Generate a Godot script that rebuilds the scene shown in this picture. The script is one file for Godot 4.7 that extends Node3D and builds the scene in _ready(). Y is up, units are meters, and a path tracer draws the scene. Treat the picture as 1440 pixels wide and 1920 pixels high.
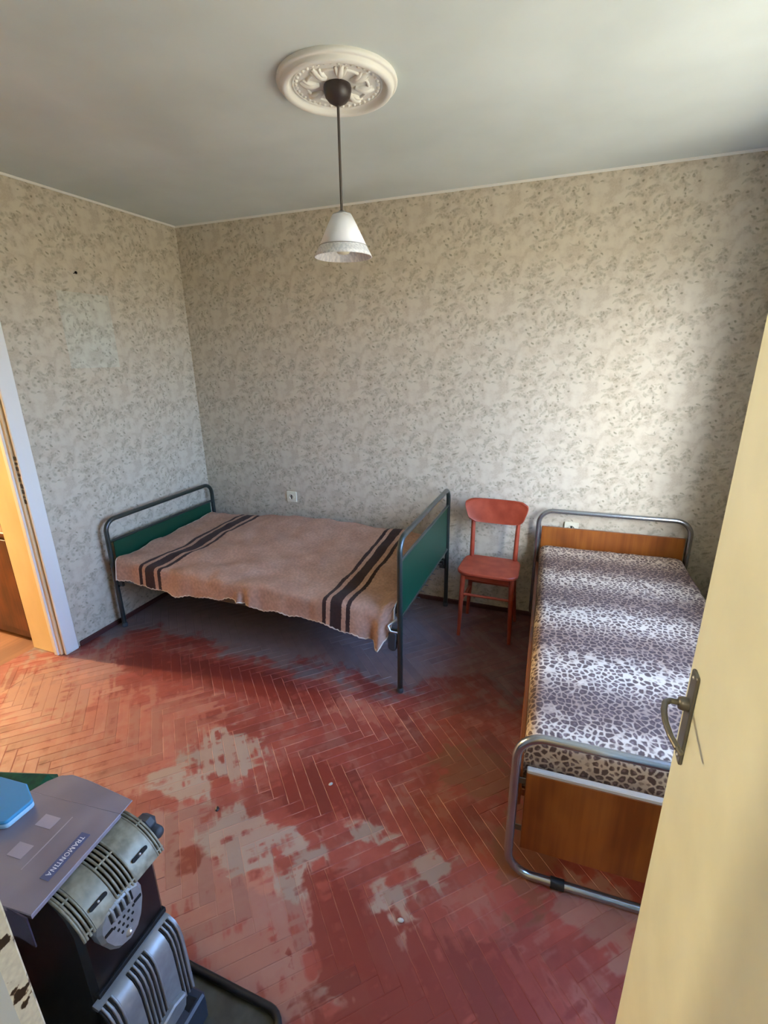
extends Node3D
# A bare bedroom: back wall z = 0, left wall x = 0, right wall x = 3.61, front wall z = 2.95 with the doorway that the camera stands in.

const W := 3.61
const D := 2.95
const H := 2.6
const CAM := Vector3(2.7507, 1.7169, 3.0982)
const FOCAL := 907.45

var taken := {}
var rng := RandomNumberGenerator.new()

func _ready() -> void:
	rng.seed = 11
	camera_and_light()
	materials()
	room()
	floor_planks()
	neighbour_room()
	hall()
	window_and_doors()
	green_bed()
	wooden_chair()
	chrome_bed()
	pendant_lamp()
	oil_stove()
	small_things()

# ------------------------------------------------------------------ camera, sky, light
func camera_and_light() -> void:
	var cam := Camera3D.new()
	cam.name = "camera"
	var yaw := -0.3691
	var pit := -0.3141
	var rol := -0.01430
	var f := Vector3(sin(yaw) * cos(pit), sin(pit), -cos(yaw) * cos(pit))
	var r := f.cross(Vector3.UP).normalized()
	var u := r.cross(f)
	var r2 := r * cos(rol) + u * sin(rol)
	var u2 := u * cos(rol) - r * sin(rol)
	cam.transform = Transform3D(Basis(r2, u2, -f), CAM)
	cam.fov = rad_to_deg(2.0 * atan(960.0 / FOCAL))
	cam.near = 0.02
	cam.far = 100.0
	add_child(cam)
	cam.current = true
	var we := WorldEnvironment.new()
	we.name = "environment"
	var env := Environment.new()
	var sm := ProceduralSkyMaterial.new()
	sm.sky_top_color = Color(0.52, 0.71, 1.0)
	sm.sky_horizon_color = Color(0.78, 0.88, 1.0)
	sm.ground_horizon_color = Color(0.64, 0.64, 0.60)
	sm.ground_bottom_color = Color(0.60, 0.58, 0.52)
	sm.energy_multiplier = 14.0
	var sky := Sky.new()
	sky.sky_material = sm
	env.background_mode = Environment.BG_SKY
	env.sky = sky
	env.tonemap_mode = Environment.TONE_MAPPER_LINEAR
	env.tonemap_exposure = 2.0
	env.sdfgi_enabled = true
	env.ssao_enabled = true
	env.ssil_enabled = true
	we.environment = env
	add_child(we)
	# low sun behind thin cloud, entering by the window in the right wall
	var sun := DirectionalLight3D.new()
	sun.name = "veiled_sun"
	sun.light_color = Color(0.88, 0.93, 1.0)
	sun.light_energy = 0.80
	sun.light_angular_distance = 24.0
	sun.shadow_enabled = true
	sun.position = Vector3(0.5, 0.34, 1.0) * 10.0
	add_child(sun)
	sun.look_at(Vector3.ZERO)

# ------------------------------------------------------------------ naming helpers
func numbered(n: String) -> String:
	var k: int = taken.get(n, 0)
	taken[n] = k + 1
	return n if k == 0 else "%s_%03d" % [n, k]

func thing(called: String, label: String, category: String, at := Vector3.ZERO, turn := 0.0, group := "") -> Node3D:
	var o := Node3D.new()
	o.name = numbered(called)
	add_child(o)
	o.position = at
	o.rotation.y = turn
	tag(o, label, category, group)
	return o

func tag(o: Node, label: String, category: String, group := "") -> void:
	o.set_meta("label", label)
	o.set_meta("category", category)
	if group:
		o.set_meta("group", group)

func obj(called: String, st: SurfaceTool, m: Material, parent: Node = null) -> MeshInstance3D:
	st.generate_normals()
	return mesh_obj(called, st.commit(), m, parent)

func mesh_obj(called: String, mesh: Mesh, m: Material, parent: Node = null) -> MeshInstance3D:
	var o := MeshInstance3D.new()
	o.mesh = mesh
	o.material_override = m
	if parent == null:
		o.name = numbered(called)
		add_child(o)
	else:
		o.name = called
		var k := 1
		while parent.has_node(NodePath(o.name)):
			o.name = "%s_%03d" % [called, k]
			k += 1
		parent.add_child(o, true)
	return o

func struct(called: String, st: SurfaceTool, m: Material, label: String, category: String) -> MeshInstance3D:
	var o := obj(called, st, m)
	o.set_meta("kind", "structure")
	tag(o, label, category)
	return o

# ------------------------------------------------------------------ shape helpers
func begin() -> SurfaceTool:
	var st := SurfaceTool.new()
	st.begin(Mesh.PRIMITIVE_TRIANGLES)
	return st

func tri(st: SurfaceTool, a: Vector3, b: Vector3, c: Vector3, out: Vector3, ua := Vector2.ZERO, ub := Vector2.ZERO, uc := Vector2.ZERO) -> void:
	var n := (a - c).cross(a - b)
	if n.length_squared() < 1e-16:
		return
	if n.dot(out) < 0.0:
		var t := b
		b = c
		c = t
		var tu := ub
		ub = uc
		uc = tu
	st.set_uv(ua)
	st.add_vertex(a)
	st.set_uv(ub)
	st.add_vertex(b)
	st.set_uv(uc)
	st.add_vertex(c)

func quad(st: SurfaceTool, a: Vector3, b: Vector3, c: Vector3, d: Vector3, out: Vector3) -> void:
	tri(st, a, b, c, out)
	tri(st, a, c, d, out)

func flat(st: SurfaceTool) -> void:
	st.set_smooth_group(-1)

func smooth(st: SurfaceTool, g := 1) -> void:
	st.set_smooth_group(g)

# box with chamfered edges
func add_box(st: SurfaceTool, c: Vector3, size: Vector3, bev := 0.003, basis := Basis()) -> void:
	flat(st)
	var h := size * 0.5
	var b: float = min(bev, min(h.x, min(h.y, h.z)) * 0.9)
	var P := func(sx: float, sy: float, sz: float, ax: int) -> Vector3:
		var v := Vector3(sx * (h.x - b), sy * (h.y - b), sz * (h.z - b))
		v[ax] = [sx * h.x, sy * h.y, sz * h.z][ax]
		return c + basis * v
	for ax in 3:
		var o1 := (ax + 1) % 3
		var o2 := (ax + 2) % 3
		for s in [-1.0, 1.0]:
			var q := []
			for k in [[-1.0, -1.0], [1.0, -1.0], [1.0, 1.0], [-1.0, 1.0]]:
				var sg := [0.0, 0.0, 0.0]
				sg[ax] = s
				sg[o1] = k[0]
				sg[o2] = k[1]
				q.append(P.call(sg[0], sg[1], sg[2], ax))
			var n := Vector3.ZERO
			n[ax] = s
			quad(st, q[0], q[1], q[2], q[3], basis * n)
	if b < 1e-5:
		return
	for ax in 3:
		var o1 := (ax + 1) % 3
		var o2 := (ax + 2) % 3
		for s1 in [-1.0, 1.0]:
			for s2 in [-1.0, 1.0]:
				var sa := [0.0, 0.0, 0.0]
				sa[o1] = s1
				sa[o2] = s2
				var sb := sa.duplicate()
				sa[ax] = -1.0
				sb[ax] = 1.0
				var n := Vector3.ZERO
				n[o1] = s1
				n[o2] = s2
				quad(st, P.call(sa[0], sa[1], sa[2], o1), P.call(sb[0], sb[1], sb[2], o1), P.call(sb[0], sb[1], sb[2], o2), P.call(sa[0], sa[1], sa[2], o2), basis * n)
	for sx in [-1.0, 1.0]:
		for sy in [-1.0, 1.0]:
			for sz in [-1.0, 1.0]:
				tri(st, P.call(sx, sy, sz, 0), P.call(sx, sy, sz, 1), P.call(sx, sy, sz, 2), basis * Vector3(sx, sy, sz))

func box(c: Vector3, size: Vector3, bev := 0.003, basis := Basis()) -> SurfaceTool:
	var st := begin()
	add_box(st, c, size, bev, basis)
	return st

# a box by its two corners
func span(a: Vector3, b: Vector3, bev := 0.002) -> SurfaceTool:
	return box((a + b) * 0.5, (b - a).abs(), bev)

# swept round tube along points; radii may be one number or an array
func add_tube(st: SurfaceTool, pts: Array, rad, sides := 12, closed := false) -> void:
	smooth(st, 1)
	var n := pts.size()
	var rings := []
	var up := Vector3.ZERO
	for i in n:
		var p: Vector3 = pts[i]
		var a: Vector3 = pts[(i - 1 + n) % n] if (closed or i > 0) else p
		var b: Vector3 = pts[(i + 1) % n] if (closed or i < n - 1) else p
		var d := (b - a).normalized()
		if up == Vector3.ZERO:
			up = Vector3.UP if abs(d.y) < 0.9 else Vector3.RIGHT
		up = (up - d * up.dot(d)).normalized()
		var w := d.cross(up)
		var r: float = rad[i] if rad is Array else rad
		var ring := []
		for k in sides:
			var t := TAU * k / sides
			ring.append(p + (up * cos(t) + w * sin(t)) * r)
		rings.append(ring)
	var last := n if closed else n - 1
	for i in last:
		var A: Array = rings[i]
		var B: Array = rings[(i + 1) % n]
		var ca: Vector3 = pts[i]
		var shift := 0
		if closed and i == n - 1:
			var best := 1e9
			for s in sides:
				var dd: float = (A[0] as Vector3).distance_to(B[s])
				if dd < best:
					best = dd
					shift = s
		for k in sides:
			var k2 := (k + 1) % sides
			quad(st, A[k], A[k2], B[(k2 + shift) % sides], B[(k + shift) % sides], (A[k] as Vector3) + (A[k2] as Vector3) - ca * 2.0)
	if not closed:
		flat(st)
		for e in [0, n - 1]:
			var R: Array = rings[e]
			var o: Vector3 = (pts[0] - pts[1]) if e == 0 else (pts[n - 1] - pts[n - 2])
			for k in range(1, sides - 1):
				tri(st, R[0], R[k], R[k + 1], o)

func tube(pts: Array, rad, sides := 12, closed := false) -> SurfaceTool:
	var st := begin()
	add_tube(st, pts, rad, sides, closed)
	return st

# rounds the inner corners of a polyline
func rounded(pts: Array, r: float, steps := 8, closed := false) -> Array:
	var o := []
	var n := pts.size()
	for i in n:
		if not closed and (i == 0 or i == n - 1):
			o.append(pts[i])
			continue
		var p: Vector3 = pts[i]
		var a: Vector3 = pts[(i - 1 + n) % n]
		var b: Vector3 = pts[(i + 1) % n]
		var da := (a - p).normalized()
		var db := (b - p).normalized()
		var half := da.angle_to(db) * 0.5
		var l := r / tan(half)
		var c := p + (da + db).normalized() * (r / sin(half))
		var va := p + da * l - c
		var vb := p + db * l - c
		for k in steps + 1:
			var t := float(k) / steps
			o.append(c + va.slerp(vb, t))
	return o

# lathe of (radius, y) pairs about the y axis at a point
func add_lathe(st: SurfaceTool, prof: Array, at: Vector3, segs := 40, basis := Basis()) -> void:
	smooth(st, 2)
	for i in prof.size() - 1:
		var p: Vector2 = prof[i]
		var q: Vector2 = prof[i + 1]
		var nrm := Vector2(q.y - p.y, p.x - q.x)
		for k in segs:
			var t0 := TAU * k / segs
			var t1 := TAU * (k + 1) / segs
			var d0 := Vector3(cos(t0), 0, sin(t0))
			var d1 := Vector3(cos(t1), 0, sin(t1))
			var dm := (d0 + d1) * 0.5
			var out := dm * nrm.x + Vector3.UP * nrm.y
			quad(st, at + basis * (d0 * p.x + Vector3.UP * p.y), at + basis * (d1 * p.x + Vector3.UP * p.y), at + basis * (d1 * q.x + Vector3.UP * q.y), at + basis * (d0 * q.x + Vector3.UP * q.y), basis * out)

func lathe(prof: Array, at: Vector3, segs := 40, basis := Basis()) -> SurfaceTool:
	var st := begin()
	add_lathe(st, prof, at, segs, basis)
	return st

# prism of a polygon (x, y of the basis), from z = 0 to depth along the basis z, front edge bevelled
func add_prism(st: SurfaceTool, poly: PackedVector2Array, depth: float, xf: Transform3D, bev := 0.002) -> void:
	flat(st)
	if Geometry2D.is_polygon_clockwise(poly):
		poly = poly.duplicate()
		poly.reverse()
	var n := poly.size()
	var inner := PackedVector2Array()
	for i in n:
		var a := poly[(i - 1 + n) % n]
		var p := poly[i]
		var b := poly[(i + 1) % n]
		var na := (p - a).normalized().orthogonal()
		var nb := (b - p).normalized().orthogonal()
		var m := (na + nb).normalized()
		var k: float = max(0.35, m.dot(na))
		inner.append(p + m * (bev / k) * (1.0 if Geometry2D.is_point_in_polygon(p + m * 1e-4, poly) else -1.0))
	var ids := Geometry2D.triangulate_polygon(inner)
	var nz := xf.basis.z
	for i in range(0, ids.size(), 3):
		var v := []
		for k in 3:
			v.append(inner[ids[i + k]])
		tri(st, xf * Vector3(v[0].x, v[0].y, depth), xf * Vector3(v[1].x, v[1].y, depth), xf * Vector3(v[2].x, v[2].y, depth), nz)
		tri(st, xf * Vector3(v[0].x, v[0].y, 0), xf * Vector3(v[1].x, v[1].y, 0), xf * Vector3(v[2].x, v[2].y, 0), -nz)
	for i in n:
		var p := poly[i]
		var q := poly[(i + 1) % n]
		var ip := inner[i]
		var iq := inner[(i + 1) % n]
		var e := q - p
		var o2 := Vector2(e.y, -e.x)
		var out := xf.basis * Vector3(o2.x, o2.y, 0)
		quad(st, xf * Vector3(p.x, p.y, bev), xf * Vector3(q.x, q.y, bev), xf * Vector3(q.x, q.y, depth - bev), xf * Vector3(p.x, p.y, depth - bev), out)
		quad(st, xf * Vector3(p.x, p.y, depth - bev), xf * Vector3(q.x, q.y, depth - bev), xf * Vector3(iq.x, iq.y, depth), xf * Vector3(ip.x, ip.y, depth), out + nz * out.length())
		quad(st, xf * Vector3(p.x, p.y, bev), xf * Vector3(q.x, q.y, bev), xf * Vector3(iq.x, iq.y, 0), xf * Vector3(ip.x, ip.y, 0), out - nz * out.length())

func prism(poly: PackedVector2Array, depth: float, xf: Transform3D, bev := 0.002) -> SurfaceTool:
	var st := begin()
	add_prism(st, poly, depth, xf, bev)
	return st

# polygon with rounded corners
func round_poly(pts: Array, r: float, steps := 5) -> PackedVector2Array:
	var v := []
	for p in pts:
		v.append(Vector3(p.x, p.y, 0))
	var o := PackedVector2Array()
	for p in rounded(v, r, steps, true):
		o.append(Vector2(p.x, p.y))
	return o

# closed shell of a surface function f(u, v) -> [point, uv], thickened downwards along its normal
func sheet(nu: int, nv: int, f: Callable, thick: float) -> SurfaceTool:
	var st := begin()
	var P := []
	var U := []
	for i in nu + 1:
		var row := []
		var ru := []
		for j in nv + 1:
			var r: Array = f.call(float(i) / nu, float(j) / nv)
			row.append(r[0])
			ru.append(r[1])
		P.append(row)
		U.append(ru)
	var N := []
	for i in nu + 1:
		var row := []
		for j in nv + 1:
			var du: Vector3 = P[min(i + 1, nu)][j] - P[max(i - 1, 0)][j]
			var dv: Vector3 = P[i][min(j + 1, nv)] - P[i][max(j - 1, 0)]
			var n := dv.cross(du).normalized()
			row.append(n)
		N.append(row)
	for side in 2:
		smooth(st, 5 + side)
		for i in nu:
			for j in nv:
				var o: float = -thick * side
				var n: Vector3 = N[i][j]
				var a: Vector3 = P[i][j] + N[i][j] * o
				var b: Vector3 = P[i + 1][j] + N[i + 1][j] * o
				var c: Vector3 = P[i + 1][j + 1] + N[i + 1][j + 1] * o
				var d: Vector3 = P[i][j + 1] + N[i][j + 1] * o
				var w := n if side == 0 else -n
				tri(st, a, b, c, w, U[i][j], U[i + 1][j], U[i + 1][j + 1])
				tri(st, a, c, d, w, U[i][j], U[i + 1][j + 1], U[i][j + 1])
	flat(st)
	var rim := []
	for i in nu + 1:
		rim.append([i, 0])
	for j in range(1, nv + 1):
		rim.append([nu, j])
	for i in range(nu - 1, -1, -1):
		rim.append([i, nv])
	for j in range(nv - 1, 0, -1):
		rim.append([0, j])
	var mid: Vector3 = P[nu / 2][nv / 2]
	for k in rim.size():
		var a: Array = rim[k]
		var b: Array = rim[(k + 1) % rim.size()]
		var pa: Vector3 = P[a[0]][a[1]]
		var pb: Vector3 = P[b[0]][b[1]]
		var qa: Vector3 = pa - N[a[0]][a[1]] * thick
		var qb: Vector3 = pb - N[b[0]][b[1]] * thick
		var ua: Vector2 = U[a[0]][a[1]]
		var ub: Vector2 = U[b[0]][b[1]]
		tri(st, pa, pb, qb, pa - mid, ua, ub, ub)
		tri(st, pa, qb, qa, pa - mid, ua, ub, ua)
	return st

# ------------------------------------------------------------------ materials
var M := {}

func mat(called: String, c: Color, rough := 0.8, metal := 0.0) -> StandardMaterial3D:
	var m := StandardMaterial3D.new()
	m.albedo_color = c
	m.roughness = rough
	m.metallic = metal
	M[called] = m
	return m

func noise_img(size: int, freq: float, sd: int, oct := 4, kind := FastNoiseLite.TYPE_SIMPLEX_SMOOTH, tile := true) -> Image:
	var n := FastNoiseLite.new()
	n.noise_type = kind
	n.frequency = freq
	n.seed = sd
	n.fractal_octaves = oct
	return n.get_seamless_image(size, size) if tile else n.get_image(size, size)

func ramp_tex(size: int, freq: float, sd: int, a: Color, b: Color, oct := 4, stretch := 1.0) -> ImageTexture:
	var im := noise_img(size, freq, sd, oct)
	var d := im.get_data()
	var o := Image.create(size, size, false, Image.FORMAT_RGB8)
	var bytes := PackedByteArray()
	bytes.resize(size * size * 3)
	for i in size * size:
		var t := clampf((d[i] / 255.0 - 0.5) * stretch + 0.5, 0.0, 1.0)
		var c := a.lerp(b, t)
		bytes[i * 3] = int(c.r * 255.0)
		bytes[i * 3 + 1] = int(c.g * 255.0)
		bytes[i * 3 + 2] = int(c.b * 255.0)
	o.set_data(size, size, false, Image.FORMAT_RGB8, bytes)
	o.generate_mipmaps()
	return ImageTexture.create_from_image(o)

func triplanar(m: StandardMaterial3D, t: Texture2D, scale: Vector3, world := true) -> StandardMaterial3D:
	m.albedo_texture = t
	m.uv1_triplanar = true
	m.uv1_world_triplanar = world
	m.uv1_triplanar_sharpness = 8.0
	m.uv1_scale = scale
	return m

func materials() -> void:
	triplanar(mat("wallpaper", Color.WHITE, 0.85), wallpaper_texture(), Vector3.ONE / 0.50)
	M["wallpaper_pale"] = M.wallpaper.duplicate()
	M.wallpaper_pale.albedo_color = Color(0.97, 1.0, 1.0)
	M.wallpaper.albedo_color = Color(0.965, 0.955, 0.93)
	triplanar(mat("plaster", Color.WHITE, 0.9), ramp_tex(256, 0.006, 3, Color(0.77, 0.80, 0.78), Color(0.82, 0.85, 0.83), 5, 1.5), Vector3.ONE / 1.7)
	mat("white_plaster", Color(0.88, 0.87, 0.83), 0.6)
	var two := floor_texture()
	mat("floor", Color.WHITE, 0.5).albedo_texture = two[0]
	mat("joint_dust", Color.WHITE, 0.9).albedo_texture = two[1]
	for k in 3:
		var t: StandardMaterial3D = M.floor.duplicate()
		t.albedo_color = [Color(1, 1, 1), Color(0.93, 0.92, 0.92), Color(1.0, 0.96, 0.94)][k]
		M["floor_%d" % k] = t
	mat("dark_red_trim", Color(0.30, 0.15, 0.14), 0.6)
	mat("white_paint", Color(0.90, 0.89, 0.86), 0.4)
	triplanar(mat("cream_paint", Color.WHITE, 0.45), ramp_tex(256, 0.02, 5, Color(0.84, 0.76, 0.60), Color(0.88, 0.80, 0.65), 4, 1.5), Vector3(0.9, 0.4, 0.9))
	triplanar(mat("peeling_paint", Color.WHITE, 0.55), peeling_texture(), Vector3.ONE / 0.28)
	triplanar(mat("yellow_door", Color.WHITE, 0.42), ramp_tex(256, 0.015, 6, Color(0.86, 0.88, 0.80), Color(0.89, 0.91, 0.83), 4, 1.5), Vector3.ONE / 0.9)
	mat("chrome", Color(0.66, 0.68, 0.70), 0.22, 0.9)
	mat("dull_steel", Color(0.42, 0.42, 0.41), 0.4, 0.5)
	mat("green_enamel", Color(0.03, 0.12, 0.105), 0.3).clearcoat_enabled = true
	mat("green_panel", Color(0.02, 0.24, 0.165), 0.4)
	mat("black_rubber", Color(0.07, 0.075, 0.08), 0.6)
	mat("grey_rubber", Color(0.22, 0.24, 0.26), 0.6)
	var bl := mat("blanket", Color.WHITE, 0.95)
	bl.albedo_texture = blanket_texture()
	bl.rim_enabled = true
	bl.rim = 0.06
	mat("frayed_wool", Color(0.82, 0.76, 0.68), 0.95)
	triplanar(mat("mattress_cloth", Color.WHITE, 0.95), ramp_tex(128, 0.05, 9, Color(0.52, 0.50, 0.46), Color(0.60, 0.58, 0.54)), Vector3.ONE / 0.3)
	mat("leopard", Color.WHITE, 0.85).albedo_texture = leopard_texture()
	triplanar(mat("chair_red", Color.WHITE, 0.42), ramp_tex(256, 0.02, 12, Color(0.58, 0.22, 0.13), Color(0.66, 0.29, 0.19), 4, 1.6), Vector3.ONE / 0.6)
	triplanar(mat("orange_wood", Color.WHITE, 0.35), wood_texture(Color(0.47, 0.235, 0.07), Color(0.60, 0.345, 0.125), 21), Vector3(1.2, 1.2, 1.2), false)
	triplanar(mat("brown_wood", Color.WHITE, 0.45), wood_texture(Color(0.25, 0.11, 0.05), Color(0.38, 0.19, 0.09), 22), Vector3(1.4, 1.4, 1.4), false)
	mat("pale_wood_edge", Color(0.75, 0.70, 0.62), 0.5)
	mat("brown_plastic", Color(0.20, 0.16, 0.145), 0.4)
	mat("rod_metal", Color(0.36, 0.33, 0.31), 0.45, 0.5)
	mat("bright_metal", Color(0.75, 0.75, 0.75), 0.3, 0.9)
	var sh := mat("shade_glass", Color(0.94, 0.94, 0.94), 0.35)
	sh.backlight_enabled = true
	sh.backlight = Color(0.35, 0.35, 0.34)
	triplanar(mat("shade_band", Color.WHITE, 0.4), ramp_tex(128, 0.06, 14, Color(0.76, 0.76, 0.76), Color(0.90, 0.89, 0.87), 4, 1.6), Vector3.ONE / 0.10)
	mat("band_line", Color(0.45, 0.42, 0.38), 0.5)
	mat("socket_white", Color(0.86, 0.84, 0.74), 0.4)
	mat("dark_hole", Color(0.02, 0.02, 0.02), 0.8)
	triplanar(mat("stove_enamel", Color.WHITE, 0.28), ramp_tex(256, 0.02, 15, Color(0.055, 0.045, 0.042), Color(0.11, 0.085, 0.075), 4, 2.0), Vector3.ONE / 0.4)
	triplanar(mat("old_aluminium", Color.WHITE, 0.5, 0.35), ramp_tex(256, 0.03, 16, Color(0.47, 0.45, 0.38), Color(0.60, 0.58, 0.50), 5, 1.5), Vector3.ONE / 0.25)
	triplanar(mat("cast_aluminium", Color.WHITE, 0.42, 0.4), ramp_tex(256, 0.02, 17, Color(0.54, 0.55, 0.55), Color(0.62, 0.63, 0.63), 4, 1.3), Vector3.ONE / 0.3)
	mat("plinth_blue", Color(0.17, 0.20, 0.25), 0.4)
	triplanar(mat("tray_steel", Color.WHITE, 0.5, 0.2), ramp_tex(256, 0.02, 18, Color(0.22, 0.225, 0.21), Color(0.31, 0.32, 0.29), 4, 1.8), Vector3.ONE / 0.5)
	mat("tray_rim", Color(0.16, 0.155, 0.16), 0.4, 0.3)
	triplanar(mat("pan_box", Color.WHITE, 0.38), ramp_tex(256, 0.006, 19, Color(0.48, 0.44, 0.48), Color(0.56, 0.52, 0.55), 3, 1.5), Vector3.ONE / 0.5)
	mat("box_side_shaded", Color(0.26, 0.23, 0.30), 0.5)  # carton purple darkened for the shade on its near face
	mat("print_pale", Color(0.64, 0.59, 0.63), 0.5)
	mat("print_light", Color(0.70, 0.68, 0.64), 0.5)
	mat("print_blue", Color(0.30, 0.34, 0.50), 0.45)
	mat("print_white", Color(0.92, 0.92, 0.94), 0.5)
	mat("packet_blue", Color(0.22, 0.56, 0.74), 0.6)
	mat("packet_edge", Color(0.62, 0.78, 0.86), 0.6)
	var gv := triplanar(mat("green_velvet", Color.WHITE, 0.95), ramp_tex(128, 0.06, 20, Color(0.03, 0.22, 0.12), Color(0.05, 0.30, 0.17), 3, 1.5), Vector3.ONE / 0.2)
	gv.rim_enabled = true
	gv.rim = 0.05
	var gl := mat("pane", Color(0.95, 0.98, 1.0, 0.08), 0.02)
	gl.transparency = BaseMaterial3D.TRANSPARENCY_ALPHA
	mat("warm_wall", Color(0.80, 0.72, 0.56), 0.8)
	triplanar(mat("hall_floor", Color.WHITE, 0.6), wood_texture(Color(0.42, 0.25, 0.16), Color(0.52, 0.33, 0.22), 23), Vector3.ONE)
	var bulb := mat("bulb", Color(1.0, 0.9, 0.7), 0.3)
	bulb.emission_enabled = true
	bulb.emission = Color(1.0, 0.72, 0.36)
	bulb.emission_energy_multiplier = 6.0

# a feathery leaf print on pale paper; one tile is 0.46 m
func wallpaper_texture() -> ImageTexture:
	var s := 512
	var den := PackedFloat32Array()
	den.resize(s * s)
	var r := RandomNumberGenerator.new()
	r.seed = 5
	var heads := []
	for k in 16:
		heads.append(Vector2((k % 4 + r.randf_range(0.15, 0.85)) * 128.0, (k / 4 + r.randf_range(0.15, 0.85)) * 128.0))
	for k in 300:
		# curved sprays gathered in loose wreaths, small dark leaf tips among them
		var tip := k >= 215
		var head: Vector2 = heads[(k * 7) % 16] + Vector2(r.randf_range(-44.0, 44.0), r.randf_range(-44.0, 44.0))
		var ha := r.randf() * TAU
		var reach := r.randf_range(14.0, 52.0)
		var cx := head.x + cos(ha) * reach * 0.35
		var cy := head.y + sin(ha) * reach * 0.35
		var rad := reach if not tip else r.randf_range(10.0, 24.0)
		if tip:
			cx += r.randf_range(-60.0, 60.0)
			cy += r.randf_range(-60.0, 60.0)
		var a0 := r.randf() * TAU
		var sweep := r.randf_range(0.5, 1.3) * (1.0 if r.randf() < 0.7 else -1.0)
		var th := r.randf_range(6.0, 15.0) if not tip else r.randf_range(5.0, 9.5)
		var al := r.randf_range(0.10, 0.30) if not tip else r.randf_range(0.28, 0.60)
		var n := int(rad * abs(sweep) / 2.0) + 3
		for i in n:
			var t := float(i) / (n - 1)
			var a := a0 + sweep * t
			var px := cx + cos(a) * rad
			var py := cy + sin(a) * rad * 0.8
			var w := th * (0.25 + 0.75 * sin(PI * pow(t, 0.7)))
			var m := int(w) + 1
			for dy in range(-m, m + 1):
				for dx in range(-m, m + 1):
					var q := 1.0 - (dx * dx + dy * dy) / (w * w)
					if q > 0.0:
						var at := posmod(int(py) + dy, s) * s + posmod(int(px) + dx, s)
						den[at] = max(den[at], al * q * (0.6 + 0.4 * q))
	var fog := noise_img(s, 0.012, 31, 4).get_data()
	var fine := noise_img(s, 0.07, 32, 3).get_data()
	var bytes := PackedByteArray()
	bytes.resize(s * s * 3)
	var base := Color(0.78, 0.735, 0.665)
	var pale := Color(0.825, 0.79, 0.72)
	var dark := Color(0.345, 0.33, 0.255)
	for i in s * s:
		var f := clampf((fog[i] / 255.0 - 0.5) * 2.2 + 0.5, 0.0, 1.0)
		var g := fine[i] / 255.0
		var c := base.lerp(pale, f)
		c = c.lerp(dark, clampf(den[i] * (0.25 + 1.0 * g) + (0.12 if f < 0.3 else 0.0) * (g - 0.2), 0.0, 0.8))
		bytes[i * 3] = int(c.r * 255.0)
		bytes[i * 3 + 1] = int(c.g * 255.0)
		bytes[i * 3 + 2] = int(c.b * 255.0)
	return tex(s, s, bytes)

func tex(w: int, h: int, bytes: PackedByteArray) -> ImageTexture:
	var im := Image.create_from_data(w, h, false, Image.FORMAT_RGB8, bytes)
	im.generate_mipmaps()
	return ImageTexture.create_from_image(im)

func wood_texture(a: Color, b: Color, sd: int) -> ImageTexture:
	var s := 512
	var n := FastNoiseLite.new()
	n.seed = sd
	n.frequency = 0.012
	n.fractal_octaves = 4
	var big := noise_img(s, 0.008, sd + 50, 3).get_data()
	var fine := noise_img(s, 0.02, sd + 51, 4).get_data()
	var bytes := PackedByteArray()
	bytes.resize(s * s * 3)
	for y in s:
		for x in s:
			# grain runs along the picture's y
			var g := fine[((y / 10) % s) * s + (x * 3) % s] / 255.0
			var f := big[(y / 2) * s + x] / 255.0
			var t := clampf(0.5 + (g - 0.5) * 0.7 + (f - 0.5) * 1.4, 0.0, 1.0)
			var c := a.lerp(b, t)
			var i := (y * s + x) * 3
			bytes[i] = int(c.r * 255.0)
			bytes[i + 1] = int(c.g * 255.0)
			bytes[i + 2] = int(c.b * 255.0)
	return tex(s, s, bytes)

func peeling_texture() -> ImageTexture:
	var s := 512
	var big := noise_img(s, 0.014, 61, 3).get_data()
	var fine := noise_img(s, 0.05, 62, 4).get_data()
	var bytes := PackedByteArray()
	bytes.resize(s * s * 3)
	for i in s * s:
		var v := big[i] / 255.0 + (fine[i] / 255.0 - 0.5) * 0.35
		var c := Color(0.86, 0.86, 0.79)
		if v < 0.27:
			c = Color(0.17, 0.12, 0.09)
		elif v < 0.30:
			c = Color(0.55, 0.50, 0.42)
		c = c * (0.92 + 0.16 * fine[i] / 255.0)
		bytes[i * 3] = int(clampf(c.r, 0, 1) * 255.0)
		bytes[i * 3 + 1] = int(clampf(c.g, 0, 1) * 255.0)
		bytes[i * 3 + 2] = int(clampf(c.b, 0, 1) * 255.0)
	return tex(s, s, bytes)

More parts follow.
